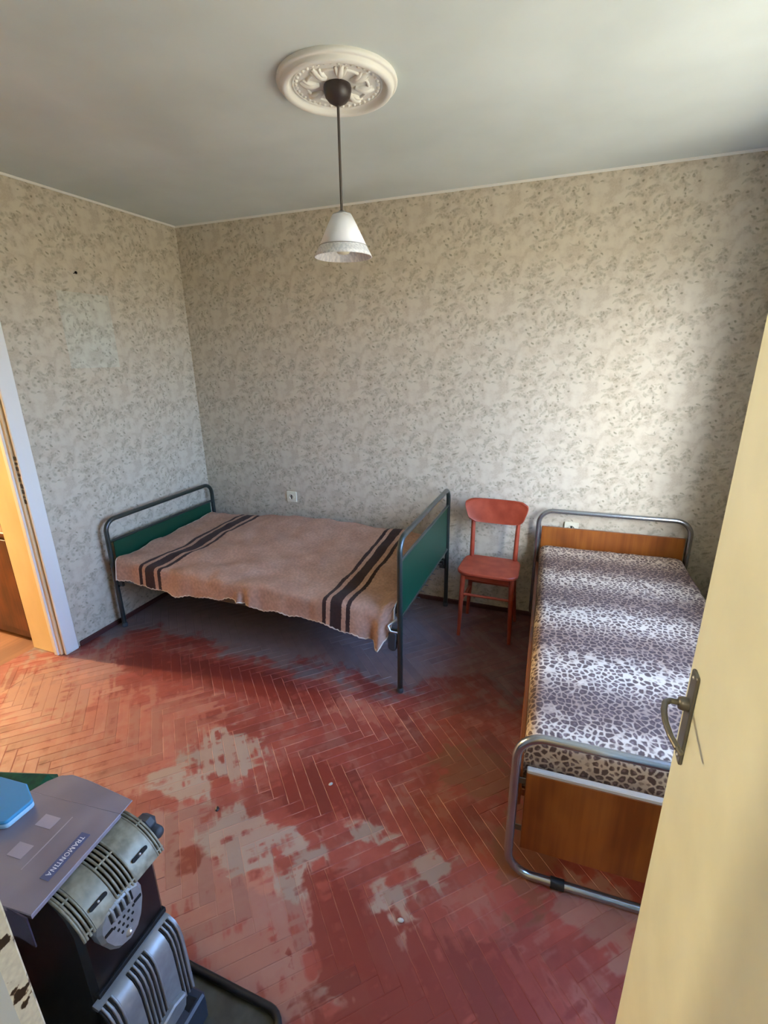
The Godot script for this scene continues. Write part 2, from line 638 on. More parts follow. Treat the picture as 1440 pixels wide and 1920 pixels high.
# worn red floor paint: x -0.4 .. 3.7, z 0 .. 3.05
func floor_texture() -> Array:
	var w := 1640
	var h := 1220
	var n1 := noise_img(1024, 0.006, 71, 5).get_data()
	var n2 := noise_img(1024, 0.022, 72, 5).get_data()
	var n3 := noise_img(1024, 0.05, 73, 4).get_data()
	var st := noise_img(1024, 0.016, 74, 4).get_data()
	# worn spots and painted light: x, z, radius x, radius z, kind (0 bare grey wood, 1 pinkish dust, 2 pale scuff, 3 fresh red, 4 brown of warm light)
	var spots := [
		[1.42, 1.72, 0.17, 0.12, 0], [1.36, 1.93, 0.16, 0.07, 0], [1.75, 1.98, 0.16, 0.06, 0], [1.92, 1.99, 0.13, 0.05, 0], [1.75, 2.08, 0.16, 0.06, 0],
		[2.03, 2.10, 0.07, 0.06, 0], [1.90, 2.12, 0.1, 0.05, 2], [2.34, 2.07, 0.07, 0.07, 0], [2.40, 2.14, 0.07, 0.09, 0], [2.45, 1.90, 0.06, 0.05, 0], [2.19, 1.85, 0.11, 0.04, 0],
		[2.10, 1.83, 0.08, 0.04, 2], [1.50, 2.10, 0.14, 0.16, 1], [1.84, 2.26, 0.22, 0.12, 1], [2.03, 2.35, 0.2, 0.1, 1], [1.63, 2.22, 0.14, 0.12, 1],
		[2.08, 2.21, 0.12, 0.09, 1], [2.99, 1.84, 0.13, 0.10, 1], [3.1, 1.9, 0.16, 0.1, 1], [2.29, 2.31, 0.08, 0.05, 0], [2.75, 1.72, 0.1, 0.2, 4], [2.53, 1.41, 0.2, 0.12, 4],  # the brown spots paint warm doorway light onto the floor by the chrome bed
		[2.20, 2.13, 0.10, 0.08, 3], [2.12, 2.08, 0.08, 0.05, 3], [1.93, 1.75, 0.2, 0.13, 3], [1.62, 2.17, 0.04, 0.05, 3], [1.15, 1.25, 0.5, 0.10, 3], [0.62, 1.32, 0.28, 0.10, 3],
		[0.55, 1.9, 0.5, 0.35, 2], [1.05, 1.75, 0.25, 0.3, 2], [2.6, 2.3, 0.32, 0.22, 3], [2.32, 2.22, 0.16, 0.12, 3], [1.9, 1.25, 0.2, 0.07, 2], [0.25, 1.6, 0.3, 0.3, 1], [1.72, 1.10, 0.14, 0.05, 2]]  # fresh reds nearest the camera also paint in the dimmer light there
	var cells := {}
	var bytes := PackedByteArray()
	bytes.resize(w * h * 3)
	var red := Color(0.47, 0.20, 0.17)
	var red2 := Color(0.56, 0.275, 0.235)
	var cols := [Color(0.58, 0.52, 0.47), Color(0.57, 0.42, 0.38), Color(0.66, 0.43, 0.36), Color(0.43, 0.145, 0.115), Color(0.46, 0.28, 0.20)]
	var dust := Color(0.44, 0.40, 0.40)
	# coarse weights per kind on a small grid, so the pixel loop stays short
	var gw := 164
	var gh := 122
	var grid := []
	for k in 5:
		var a := PackedFloat32Array()
		a.resize(gw * gh)
		grid.append(a)
	for s in spots:
		var a: PackedFloat32Array = grid[s[4]]
		for gy in gh:
			var z := gy * 0.025
			var dz: float = (z - s[1]) / s[3]
			if absf(dz) > 2.0:
				continue
			for gx in gw:
				var x := gx * 0.025 - 0.4
				var dx: float = (x - s[0]) / s[2]
				var q := 1.35 - (dx * dx + dz * dz) * 0.75
				if q > 0.0:
					a[gy * gw + gx] = maxf(a[gy * gw + gx], minf(q, 1.0))
		grid[s[4]] = a
	for y in h:
		var z := y * 0.0025
		var gy := clampi(y / 10, 0, gh - 2)
		var fy := (y % 10) * 0.1
		for x in w:
			var X := x * 0.0025 - 0.4
			var i1 := (y & 1023) * 1024 + (x & 1023)
			var a1 := n1[i1] / 255.0
			var a2 := n2[i1] / 255.0
			var a3 := n3[i1] / 255.0
			# streaks along the two plank directions
			var sA := st[(((x + y) / 7) & 1023) * 1024 + ((x - y + 4096) * 2 & 1023)] / 255.0
			var sB := st[(((x - y + 4096) / 7) & 1023) * 1024 + ((x + y) * 2 & 1023)] / 255.0
			var str := maxf(sA, sB)
			var t := clampf((a1 - 0.5) * 1.6 + 0.5 + (a3 - 0.5) * 0.5, 0.0, 1.0)
			var c := red.lerp(red2, t)
			# light rubbing everywhere
			c = c.lerp(cols[1], clampf((a2 - 0.52) * 1.8 + (str - 0.56) * 1.7, 0.0, 0.45))
			var gx := clampi(x / 10, 0, gw - 2)
			var fx := (x % 10) * 0.1
			var gi := gy * gw + gx
			for k in [4, 1, 2, 0, 3]:
				var A: PackedFloat32Array = grid[k]
				var v00 := A[gi]
				var v11 := A[gi + gw + 1]
				if v00 + v11 + A[gi + 1] + A[gi + gw] <= 0.0:
					continue
				var v := lerpf(lerpf(v00, A[gi + 1], fx), lerpf(A[gi + gw], v11, fx), fy)
				var m := v * 1.25 - 0.55 + (a2 - 0.5) * 1.6 + (str - 0.55) * 2.2
				var al := clampf(m * 1.7, 0.0, 0.9)
				if k == 1 or k == 4:
					al = clampf(m * 1.5 + 0.1, 0.0, 0.8)
				elif k == 2:
					al = clampf(m * 1.2, 0.0, 0.5)
				c = c.lerp(cols[k], al)
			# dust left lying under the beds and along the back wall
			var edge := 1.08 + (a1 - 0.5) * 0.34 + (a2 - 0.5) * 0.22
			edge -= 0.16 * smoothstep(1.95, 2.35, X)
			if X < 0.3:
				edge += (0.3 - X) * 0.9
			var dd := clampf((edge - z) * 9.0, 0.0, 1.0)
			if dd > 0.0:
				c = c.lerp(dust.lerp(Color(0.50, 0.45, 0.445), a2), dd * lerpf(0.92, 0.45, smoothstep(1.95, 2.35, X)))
			var i := (y * w + x) * 3
			bytes[i] = int(clampf(c.r, 0.0, 1.0) * 255.0)
			bytes[i + 1] = int(clampf(c.g, 0.0, 1.0) * 255.0)
			bytes[i + 2] = int(clampf(c.b, 0.0, 1.0) * 255.0)
	# the joints carry the dust of their surroundings, packed with pale filler here and there
	var jw := w / 4
	var jh := h / 4
	var jb := PackedByteArray()
	jb.resize(jw * jh * 3)
	var pale := Color(0.72, 0.51, 0.44)
	for y in jh:
		for x in jw:
			var i := (y * 4 * w + x * 4) * 3
			var c := Color(bytes[i] / 255.0, bytes[i + 1] / 255.0, bytes[i + 2] / 255.0)
			var k := clampf((n2[((y * 4) & 1023) * 1024 + ((x * 4) & 1023)] / 255.0 - 0.36) * 2.6, 0.0, 0.8)
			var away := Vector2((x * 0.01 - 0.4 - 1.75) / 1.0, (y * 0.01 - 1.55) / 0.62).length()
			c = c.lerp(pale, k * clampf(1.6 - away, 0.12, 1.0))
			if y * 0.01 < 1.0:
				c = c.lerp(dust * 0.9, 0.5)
			var o := (y * jw + x) * 3
			jb[o] = int(c.r * 255.0)
			jb[o + 1] = int(c.g * 255.0)
			jb[o + 2] = int(c.b * 255.0)
	return [tex(w, h, bytes), tex(jw, jh, jb)]

# fawn wool with two bands of dark brown stripes; x 0 .. 2.0 m across, the weave fine along both
func blanket_texture() -> ImageTexture:
	var w := 1024
	var h := 512
	var n1 := noise_img(512, 0.012, 81, 4).get_data()
	var n2 := noise_img(512, 0.09, 82, 3).get_data()
	var bytes := PackedByteArray()
	bytes.resize(w * h * 3)
	var dark := Color(0.20, 0.125, 0.11)
	for y in h:
		for x in w:
			var X := x * 2.0 / w
			var a := n1[y * 512 + (x & 511)] / 255.0
			var g := n2[y * 512 + (x & 511)] / 255.0
			var c := Color(0.66, 0.505, 0.415).lerp(Color(0.74, 0.59, 0.50), a)
			c = c * (0.90 + 0.2 * g)
			var e := (g - 0.5) * 0.004
			var q := X + e
			for b in [[0.300, 0.325], [0.352, 0.425], [0.452, 0.477], [1.597, 1.620], [1.645, 1.710], [1.737, 1.760]]:
				if q > b[0] and q < b[1]:
					c = dark * (0.85 + 0.3 * g)
			var i := (y * w + x) * 3
			bytes[i] = int(clampf(c.r, 0, 1) * 255.0)
			bytes[i + 1] = int(clampf(c.g, 0, 1) * 255.0)
			bytes[i + 2] = int(clampf(c.b, 0, 1) * 255.0)
	return tex(w, h, bytes)

# leopard print, 1.3 m across by 2.6 m along, in broad bands of paler and denser spots
func leopard_texture() -> ImageTexture:
	var w := 832
	var h := 1664
	var c1 := FastNoiseLite.new()
	c1.noise_type = FastNoiseLite.TYPE_CELLULAR
	c1.frequency = 0.072
	c1.seed = 9
	c1.cellular_jitter = 0.95
	c1.cellular_return_type = FastNoiseLite.RETURN_DISTANCE2_SUB
	c1.fractal_type = FastNoiseLite.FRACTAL_NONE
	c1.domain_warp_enabled = true
	c1.domain_warp_amplitude = 7.0
	c1.domain_warp_frequency = 0.03
	var gap := c1.get_image(w, h, false, false, false)
	c1.cellular_return_type = FastNoiseLite.RETURN_DISTANCE
	var near := c1.get_image(w, h, false, false, false)
	c1.cellular_return_type = FastNoiseLite.RETURN_CELL_VALUE
	var cell := c1.get_image(w, h, false, false, false)
	var G := gap.get_data()
	var N := near.get_data()
	var C := cell.get_data()
	var f := noise_img(512, 0.03, 83, 3).get_data()
	var bytes := PackedByteArray()
	bytes.resize(w * h * 3)
	for y in h:
		for x in w:
			var i := y * w + x
			var Y := y * 2.6 / h
			var n := f[(y & 511) * 512 + (x & 511)] / 255.0
			var band := 0.5 + 0.5 * cos((Y - 0.16 + (n - 0.5) * 0.10) * TAU / 0.40)
			var g := G[i] / 255.0
			var d := N[i] / 255.0
			var cv := C[i] / 255.0
			var ground := Color(0.80, 0.71, 0.60).lerp(Color(0.55, 0.44, 0.36), band)
			var spot := Color(0.35, 0.265, 0.22).lerp(Color(0.28, 0.20, 0.165), band)
			var line := lerpf(LEO_A, LEO_B, band) + (n - 0.5) * 0.10
			var t := clampf((g - line) * 12.0, 0.0, 1.0)
			var c := ground.lerp(spot, t)
			if cv > 0.25:
				c = c.lerp(Color(0.50, 0.40, 0.36).lerp(Color(0.36, 0.27, 0.24), band), clampf((LEO_C - d) * 14.0, 0.0, 1.0) * t)
			bytes[i * 3] = int(c.r * 255.0)
			bytes[i * 3 + 1] = int(c.g * 255.0)
			bytes[i * 3 + 2] = int(c.b * 255.0)
	return tex(w, h, bytes)
const LEO_A := 0.10
const LEO_B := 0.06
const LEO_C := 0.14

# ------------------------------------------------------------------ the room
const DOOR_Z0 := 1.415   # left doorway
const DOOR_Z1 := 2.13
const DOOR_H := 2.02
const WIN_Z0 := 0.55     # window in the right wall
const WIN_Z1 := 2.30
const WIN_Y0 := 0.85
const WIN_Y1 := 2.3
const FD_X0 := 2.30      # doorway in the front wall
const FD_X1 := 3.02

func room() -> void:
	struct("wall_back", span(Vector3(-0.26, -0.1, -0.2), Vector3(W + 0.22, H + 0.15, 0), 0.0), M.wallpaper, "back wall in leafy grey and cream wallpaper behind both beds", "wall")
	var st := begin()
	add_box(st, Vector3(-0.13, H * 0.5, DOOR_Z0 * 0.5), Vector3(0.26, H + 0.2, DOOR_Z0), 0.0)
	add_box(st, Vector3(-0.13, (DOOR_H + H) * 0.5 + 0.05, (DOOR_Z0 + DOOR_Z1) * 0.5), Vector3(0.26, H - DOOR_H + 0.1, DOOR_Z1 - DOOR_Z0), 0.0)
	add_box(st, Vector3(-0.13, H * 0.5, (DOOR_Z1 + D + 0.15) * 0.5), Vector3(0.26, H + 0.2, D + 0.15 - DOOR_Z1), 0.0)
	var lw := struct("wall_left", st, M.wallpaper, "left wall in leafy grey and cream wallpaper beside the open doorway", "wall")
	# a rectangle of slightly paler, cooler paper under the nail
	obj("pale_patch", span(Vector3(-0.002, 1.665, 0.665), Vector3(0.0006, 2.085, 1.0), 0.0), M.wallpaper_pale, lw)
	st = begin()
	var xr := W + 0.11
	add_box(st, Vector3(xr, H * 0.5, WIN_Z0 * 0.5), Vector3(0.22, H + 0.2, WIN_Z0), 0.0)
	add_box(st, Vector3(xr, H * 0.5, (WIN_Z1 + D + 0.15) * 0.5), Vector3(0.22, H + 0.2, D + 0.15 - WIN_Z1), 0.0)
	add_box(st, Vector3(xr, WIN_Y0 * 0.5 - 0.05, (WIN_Z0 + WIN_Z1) * 0.5), Vector3(0.22, WIN_Y0 + 0.1, WIN_Z1 - WIN_Z0), 0.0)
	add_box(st, Vector3(xr, (WIN_Y1 + H) * 0.5 + 0.05, (WIN_Z0 + WIN_Z1) * 0.5), Vector3(0.22, H - WIN_Y1 + 0.1, WIN_Z1 - WIN_Z0), 0.0)
	struct("wall_right", st, M.wallpaper, "right wall in shaded wallpaper, a narrow strip seen beyond the yellow door", "wall")
	st = begin()
	add_box(st, Vector3((FD_X0 - 0.26) * 0.5 - 0.0, H * 0.5, D + 0.075), Vector3(FD_X0 + 0.26, H + 0.2, 0.15), 0.0)
	add_box(st, Vector3((FD_X1 + W + 0.22) * 0.5, H * 0.5, D + 0.075), Vector3(W + 0.22 - FD_X1, H + 0.2, 0.15), 0.0)
	add_box(st, Vector3((FD_X0 + FD_X1) * 0.5, (DOOR_H + H) * 0.5 + 0.05, D + 0.075), Vector3(FD_X1 - FD_X0, H - DOOR_H + 0.1, 0.15), 0.0)
	struct("wall_front", st, M.plaster, "front wall behind the stove with the doorway the view is taken from", "wall")
	struct("ceiling", span(Vector3(-0.26, H, -0.2), Vector3(W + 0.22, H + 0.15, D + 0.15), 0.0), M.plaster, "plain greyish white plastered ceiling above the pendant lamp", "ceiling")
	# narrow painted edge where the paper stops below the ceiling
	struct("trim_1", span(Vector3(0, H - 0.012, 0), Vector3(W, H, 0.006), 0.001), M.white_plaster, "thin white edge between back wallpaper and ceiling", "trim")
	struct("trim_2", span(Vector3(0, H - 0.012, 0.006), Vector3(0.006, H, D), 0.001), M.white_plaster, "thin white edge between left wallpaper and ceiling", "trim")
	struct("baseboard_left", span(Vector3(0, 0, 0.02), Vector3(0.016, 0.032, DOOR_Z0 - 0.09), 0.004), M.dark_red_trim, "low dark red baseboard along the left wall", "baseboard")
	struct("baseboard_back", span(Vector3(0.016, 0, 0), Vector3(W, 0.032, 0.016), 0.004), M.dark_red_trim, "low dark red baseboard along the back wall", "baseboard")

func floor_planks() -> void:
	var slab := span(Vector3(-0.26, -0.12, -0.2), Vector3(W + 0.22, -0.0012, D + 0.15), 0.0)
	var cs := [Vector3(-0.26, -0.0010, 0.0), Vector3(W, -0.0010, 0.0), Vector3(W, -0.0010, D + 0.1), Vector3(-0.26, -0.0010, D + 0.1)]
	var us := []
	for c in cs:
		us.append(Vector2((c.x + 0.4) / 4.1, c.z / 3.05))
	tri(slab, cs[0], cs[1], cs[2], Vector3.UP, us[0], us[1], us[2])
	tri(slab, cs[0], cs[2], cs[3], Vector3.UP, us[0], us[2], us[3])
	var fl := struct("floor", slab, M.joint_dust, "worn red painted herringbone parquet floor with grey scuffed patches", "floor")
	var w := 0.0512
	var L := w * 6.0
	var q2 := sqrt(0.5)
	var room := PackedVector2Array([Vector2(0.002, 0.002), Vector2(W - 0.002, 0.002), Vector2(W - 0.002, D - 0.002), Vector2(0.002, D - 0.002)])
	var sill := PackedVector2Array([Vector2(-0.258, DOOR_Z0 + 0.004), Vector2(0.004, DOOR_Z0 + 0.004), Vector2(0.004, DOOR_Z1 - 0.004), Vector2(-0.258, DOOR_Z1 - 0.004)])
	var found := []
	for i in range(-60, 80):
		var s0 := -0.110 + i * w
		var t0 := 2.200 + i * w
		for j in range(-6, 7):
			# a plank along t, and one along s
			for kind in 2:
				var sa := s0
				var sb := s0 + w
				var ta := t0 + 2.0 * L * j
				var tb := ta + L
				if kind == 1:
					sa = -0.110 + (i - 11 + 12 * j) * w
					sb = sa + L
					ta = t0
					tb = t0 + w
				var poly := PackedVector2Array()
				for p in [[sa, ta], [sb, ta], [sb, tb], [sa, tb]]:
					poly.append(Vector2((p[0] + p[1]) * q2, (p[1] - p[0]) * q2))
				for area in [room, sill]:
					for cut in Geometry2D.intersect_polygons(poly, area):
						var small := Geometry2D.offset_polygon(cut, -(0.0006 + 0.0009 * rng.randf()), Geometry2D.JOIN_MITER)
						if small.is_empty() or small[0].size() < 3:
							continue
						var c := Vector2.ZERO
						for v in small[0]:
							c += v
						c /= small[0].size()
						found.append([in_view(Vector3(c.x, 0, c.y)), small[0], c])
	found.sort_custom(func(a, b): return a[0] > b[0])
	var rest := begin()
	for k in found.size():
		var lift := -0.0004 + 0.0006 * rng.randf()
		if k < 298:
			var st := begin()
			plank(st, found[k][1], lift)
			obj("parquet_plank", st, M["floor_%d" % (rng.randi() % 3)], fl)
		else:
			plank(rest, found[k][1], lift)
	obj("parquet_planks", rest, M.floor_0, fl).set_meta("kind", "stuff")

# how large a floor point shows: 0 outside the frame or behind the stove, door or beds
func in_view(p: Vector3) -> float:
	var cam: Camera3D = get_node("camera")
	var q := cam.transform.affine_inverse() * p
	if q.z > -0.05:
		return 0.0
	var px := Vector2(720.0 + FOCAL * q.x / -q.z, 960.0 - FOCAL * q.y / -q.z)
	if px.x < 0 or px.x > 1440 or px.y > 1920:
		return 0.0
	if p.x > 2.68 and p.z < 1.82 or p.x > 3.0 or (p.x < 2.15 and p.z > 2.42) or (px.x < 300.0 and px.y > 1500.0):
		return 0.0
	return 1.0 / q.length_squared() * (0.4 if p.z < 0.95 and p.x < 2.0 else 1.0)

func plank(st: SurfaceTool, poly: PackedVector2Array, lift: float) -> void:
	flat(st)
	var inner: Array = Geometry2D.offset_polygon(poly, -0.0011, Geometry2D.JOIN_MITER)
	var top: PackedVector2Array = inner[0] if inner.size() and inner[0].size() == poly.size() else poly
	# line the two rings up
	var shift := 0
	var best := 1e9
	for k in poly.size():
		var d := poly[0].distance_to(top[k])
		if d < best:
			best = d
			shift = k
	var n := poly.size()
	var uv := func(v: Vector2) -> Vector2: return Vector2((v.x + 0.4) / 4.1, v.y / 3.05)
	for k in range(1, n - 1):
		tri(st, Vector3(top[0].x, lift, top[0].y), Vector3(top[k].x, lift, top[k].y), Vector3(top[k + 1].x, lift, top[k + 1].y), Vector3.UP, uv.call(top[0]), uv.call(top[k]), uv.call(top[k + 1]))
	var mid := Vector2.ZERO
	for v in poly:
		mid += v / n
	for k in n:
		var a := poly[k]
		var b := poly[(k + 1) % n]
		var ta := top[(k + shift) % n]
		var tb := top[(k + 1 + shift) % n]
		var out := Vector3((a.x + b.x) * 0.5 - mid.x, 0.0, (a.y + b.y) * 0.5 - mid.y)
		for band in 2:
			var ya := lift if band == 0 else lift - 0.0009
			var yb := lift - 0.0009 if band == 0 else -0.01
			var p0 := ta if band == 0 else a
			var p1 := tb if band == 0 else b
			var A := Vector3(p0.x, ya, p0.y)
			var B := Vector3(p1.x, ya, p1.y)
			var C := Vector3(b.x, yb, b.y)
			var E := Vector3(a.x, yb, a.y)
			var o := out + (Vector3.UP * 0.05 if band == 0 else Vector3.ZERO)
			tri(st, A, B, C, o, uv.call(p0), uv.call(p1), uv.call(b))
			tri(st, A, C, E, o, uv.call(p0), uv.call(b), uv.call(a))

# the lit room beyond the left doorway
func neighbour_room() -> void:
	var x0 := -3.4
	struct("floor_far", span(Vector3(x0, -0.12, -0.2), Vector3(-0.26, -0.002, 4.0), 0.0), M.hall_floor, "warm brown floor of the lit room beyond the left doorway", "floor")
	struct("ceiling_far", span(Vector3(x0, H, -0.2), Vector3(-0.26, H + 0.15, 4.0), 0.0), M.plaster, "ceiling of the room beyond the left doorway", "ceiling")
	var st := begin()
	add_box(st, Vector3(x0 - 0.1, H * 0.5, 1.9), Vector3(0.2, H + 0.2, 4.4), 0.0)
	add_box(st, Vector3((x0 - 0.26) * 0.5, H * 0.5, 0.7), Vector3(-0.26 - x0, H + 0.2, 0.2), 0.0)
	add_box(st, Vector3((x0 - 0.26) * 0.5, H * 0.5, 4.0), Vector3(-0.26 - x0, H + 0.2, 0.2), 0.0)
	add_box(st, Vector3(-0.13, H * 0.5, 3.6), Vector3(0.26, H + 0.2, 1.0), 0.0)
	struct("wall_far", st, M.warm_wall, "warmly lit cream walls of the room beyond the left doorway", "wall")
	var t := thing("low_cabinet", "dark brown wooden cabinet in the lit room beyond the left doorway", "cabinet", Vector3(-0.80, 0, 1.19))
	obj("body", box(Vector3(0, 0.37, 0), Vector3(0.98, 0.70, 0.40), 0.004), M.brown_wood, t)
	obj("worktop", box(Vector3(0, 0.735, 0.005), Vector3(1.0, 0.03, 0.43), 0.005), M.brown_wood, t)
	for s in [-1, 1]:
		var d := obj("door", box(Vector3(0.245 * s, 0.39, 0.207), Vector3(0.475, 0.62, 0.016), 0.003), M.brown_wood, t)
		obj("handle", box(Vector3(0.06 * s, 0.58, 0.224), Vector3(0.012, 0.1, 0.018), 0.004), M.dull_steel, d)
	obj("plinth", box(Vector3(0, 0.011, -0.01), Vector3(0.96, 0.022, 0.37), 0.001), M.black_rubber, t)
	# ceiling lamp of that room, out of the picture
	lamp("hanging_bulb", Vector3(-2.3, 1.98, 1.78), 0.055, Color(1.0, 0.89, 0.68), LAMP_FAR, "bare glowing bulb hanging in the room beyond the left doorway")
const LAMP_FAR := 6.5
const LAMP_HALL := 0.5

func lamp(called: String, at: Vector3, r: float, c: Color, energy: float, label: String) -> void:
	var t := thing(called, label, "lamp", at)
	obj("bulb", lathe([Vector2(0, -r), Vector2(r * 0.7, -r * 0.7), Vector2(r, 0), Vector2(r * 0.8, r * 0.6), Vector2(r * 0.4, r * 1.3), Vector2(0, r * 1.35)], Vector3.ZERO, 20), M.bulb, t)
	obj("socket", lathe([Vector2(0, r * 1.36), Vector2(r * 0.42, r * 1.36), Vector2(r * 0.42, r * 2.4), Vector2(0, r * 2.5)], Vector3.ZERO, 16), M.brown_plastic, t)
	obj("cord", tube([Vector3(0, r * 2.4, 0), Vector3(0, H - at.y, 0)], 0.004, 8), M.brown_plastic, t)
	var l := OmniLight3D.new()
	l.name = "glow"
	l.light_color = c
	l.light_energy = energy
	l.omni_range = 14.0
	l.omni_attenuation = 2.0
	l.light_size = r * 0.9
	l.shadow_enabled = true
	t.add_child(l)

# the passage behind the camera
func hall() -> void:
	var z0 := D + 0.15
	struct("floor_hall", span(Vector3(1.4, -0.12, z0), Vector3(W + 0.22, -0.002, 4.6), 0.0), M.hall_floor, "floor of the passage behind the viewpoint", "floor")
	struct("ceiling_hall", span(Vector3(1.4, H, z0), Vector3(W + 0.22, H + 0.15, 4.6), 0.0), M.plaster, "ceiling of the passage behind the viewpoint", "ceiling")
	var st := begin()
	add_box(st, Vector3(1.3, H * 0.5, 3.85), Vector3(0.2, H + 0.2, 1.7), 0.0)
	add_box(st, Vector3(W + 0.32, H * 0.5, 3.85), Vector3(0.2, H + 0.2, 1.7), 0.0)
	add_box(st, Vector3(2.6, H * 0.5, 4.7), Vector3(2.8, H + 0.2, 0.2), 0.0)
	struct("wall_hall", st, M.warm_wall, "cream walls of the passage behind the viewpoint", "wall")
	lamp("passage_bulb", Vector3(2.0, 2.15, 3.75), 0.05, Color(1.0, 0.95, 0.85), LAMP_HALL, "bare glowing bulb hanging in the passage behind the viewpoint")

func window_and_doors() -> void:
	# window in the right wall, behind the door leaf as the photograph shows it
	var t := Node3D.new()
	t.name = "window_1"
	add_child(t)
	t.set_meta("kind", "structure")
	tag(t, "white two sash window in the right wall above the chrome bed", "window")
	var xw := W + 0.16
	var zc := (WIN_Z0 + WIN_Z1) * 0.5
	var st := begin()
	add_box(st, Vector3(xw, WIN_Y0 + 0.03, zc), Vector3(0.07, 0.06, WIN_Z1 - WIN_Z0), 0.004)
	add_box(st, Vector3(xw, WIN_Y1 - 0.03, zc), Vector3(0.07, 0.06, WIN_Z1 - WIN_Z0), 0.004)
	for z in [WIN_Z0 + 0.03, zc, WIN_Z1 - 0.03]:
		add_box(st, Vector3(xw, (WIN_Y0 + WIN_Y1) * 0.5, z), Vector3(0.07, WIN_Y1 - WIN_Y0 - 0.12, 0.06), 0.004)
	obj("window_frame", st, M.white_paint, t)
	for s in [-1, 1]:
		obj("pane", box(Vector3(xw, (WIN_Y0 + WIN_Y1) * 0.5, zc + s * (WIN_Z1 - WIN_Z0) * 0.25), Vector3(0.004, WIN_Y1 - WIN_Y0 - 0.12, (WIN_Z1 - WIN_Z0) * 0.5 - 0.06), 0.0), M.pane, t)
	obj("window_sill", box(Vector3(W + 0.04, WIN_Y0 + 0.008, zc), Vector3(0.19, 0.025, WIN_Z1 - WIN_Z0 + 0.0), 0.004), M.white_paint, t)
	# casing and lining of the left doorway
	var c := Node3D.new()
	c.name = "trim_3"
	add_child(c)
	c.set_meta("kind", "structure")
	tag(c, "white painted casing and cream lining of the left doorway", "door frame")
	obj("casing", span(Vector3(0.0, 0, DOOR_Z0 - 0.072), Vector3(0.018, DOOR_H + 0.07, DOOR_Z0 + 0.012), 0.004), M.white_paint, c)
	obj("casing", span(Vector3(0.0, 0, DOOR_Z1 - 0.012), Vector3(0.018, DOOR_H + 0.07, DOOR_Z1 + 0.072), 0.004), M.white_paint, c)
	obj("casing", span(Vector3(0.0, DOOR_H - 0.012, DOOR_Z0 + 0.012), Vector3(0.018, DOOR_H + 0.07, DOOR_Z1 - 0.012), 0.004), M.white_paint, c)
	obj("lining", span(Vector3(-0.26, 0, DOOR_Z0 - 0.004), Vector3(-0.012, DOOR_H, DOOR_Z0 + 0.022), 0.003), M.cream_paint, c)
	obj("lining", span(Vector3(-0.26, 0, DOOR_Z1 - 0.022), Vector3(-0.012, DOOR_H, DOOR_Z1 + 0.004), 0.003), M.cream_paint, c)
	obj("lining", span(Vector3(-0.26, DOOR_H - 0.022, DOOR_Z0 + 0.022), Vector3(-0.012, DOOR_H + 0.004, DOOR_Z1 - 0.022), 0.003), M.cream_paint, c)
	obj("door_stop", span(Vector3(-0.06, 0, DOOR_Z0 + 0.02), Vector3(-0.03, DOOR_H - 0.022, DOOR_Z0 + 0.034), 0.003), M.white_paint, c)
	# paint knocked off where the lock used to strike
	for k in 9:
		var y := 0.97 + k * 0.03 + rng.randf() * 0.012
		obj("chip", box(Vector3(-0.004, y, DOOR_Z0 + 0.0125), Vector3(0.014 + 0.012 * rng.randf(), 0.010 + 0.018 * rng.randf(), 0.002), 0.0008), M.tray_rim, c)
	# peeling frame of the front doorway, close beside the camera
	var p := Node3D.new()
	p.name = "trim_4"
	add_child(p)
	p.set_meta("kind", "structure")
	tag(p, "peeling cream door frame close by at the lower left edge", "door frame")
	obj("casing", span(Vector3(FD_X0 - 0.07, 0, D - 0.018), Vector3(FD_X0 + 0.0, DOOR_H + 0.06, D + 0.006), 0.002), M.peeling_paint, p)
	obj("lining", span(Vector3(FD_X0 - 0.02, 0, D + 0.006), Vector3(FD_X0 - 0.004, DOOR_H, D + 0.15), 0.002), M.cream_paint, p)
	obj("casing", span(Vector3(FD_X1 + 0.0, 0, D - 0.014), Vector3(FD_X1 + 0.07, DOOR_H + 0.06, D), 0.002), M.cream_paint, p)
	obj("casing", span(Vector3(FD_X0, DOOR_H, D - 0.014), Vector3(FD_X1, DOOR_H + 0.06, D), 0.002), M.cream_paint, p)
	# the open door leaf, hinged on the right of the front doorway
	var d := Node3D.new()
	d.name = "door_1"
	d.position = Vector3(3.0, 0, D - 0.02)
	add_child(d)
	d.set_meta("kind", "structure")
	tag(d, "open flat cream yellow door at the right edge with steel handle plate", "door")
	var lw := 0.735
	obj("leaf", span(Vector3(0, 0.012, -lw), Vector3(0.04, DOOR_H - 0.03, 0), 0.003), M.yellow_door, d)
	var zp := -0.688
	var plate := round_poly([Vector2(-0.017, -0.094), Vector2(0.017, -0.094), Vector2(0.017, 0.094), Vector2(-0.017, 0.094)], 0.005, 3)
	var hp := obj("handle_plate", prism(plate, 0.006, Transform3D(Basis(Vector3(0, 0, 1), Vector3(0, 1, 0), Vector3(-1, 0, 0)), Vector3(0, 1.090, zp)), 0.0015), M.dull_steel, d)
	obj("collar", lathe([Vector2(0, 0.016), Vector2(0.010, 0.016), Vector2(0.0125, 0.010), Vector2(0.0125, 0)], Vector3(-0.005, 1.118, zp), 20, Basis(Vector3(0, 1, 0), PI) * Basis(Vector3(0, 0, 1), -PI / 2)), M.dull_steel, hp)
	var pts := []
	for q in [[-0.006, 1.118, 0.0], [-0.034, 1.119, 0.0], [-0.043, 1.118, 0.008], [-0.047, 1.114, 0.026], [-0.047, 1.109, 0.05], [-0.043, 1.104, 0.075], [-0.035, 1.099, 0.098], [-0.030, 1.097, 0.106]]:
		pts.append(Vector3(q[0], q[1], zp + q[2]))
	pts = rounded(pts, 0.006, 3)
	var rr := []
	for k in pts.size():
		rr.append(0.0052 if k < pts.size() - 3 else 0.0040)
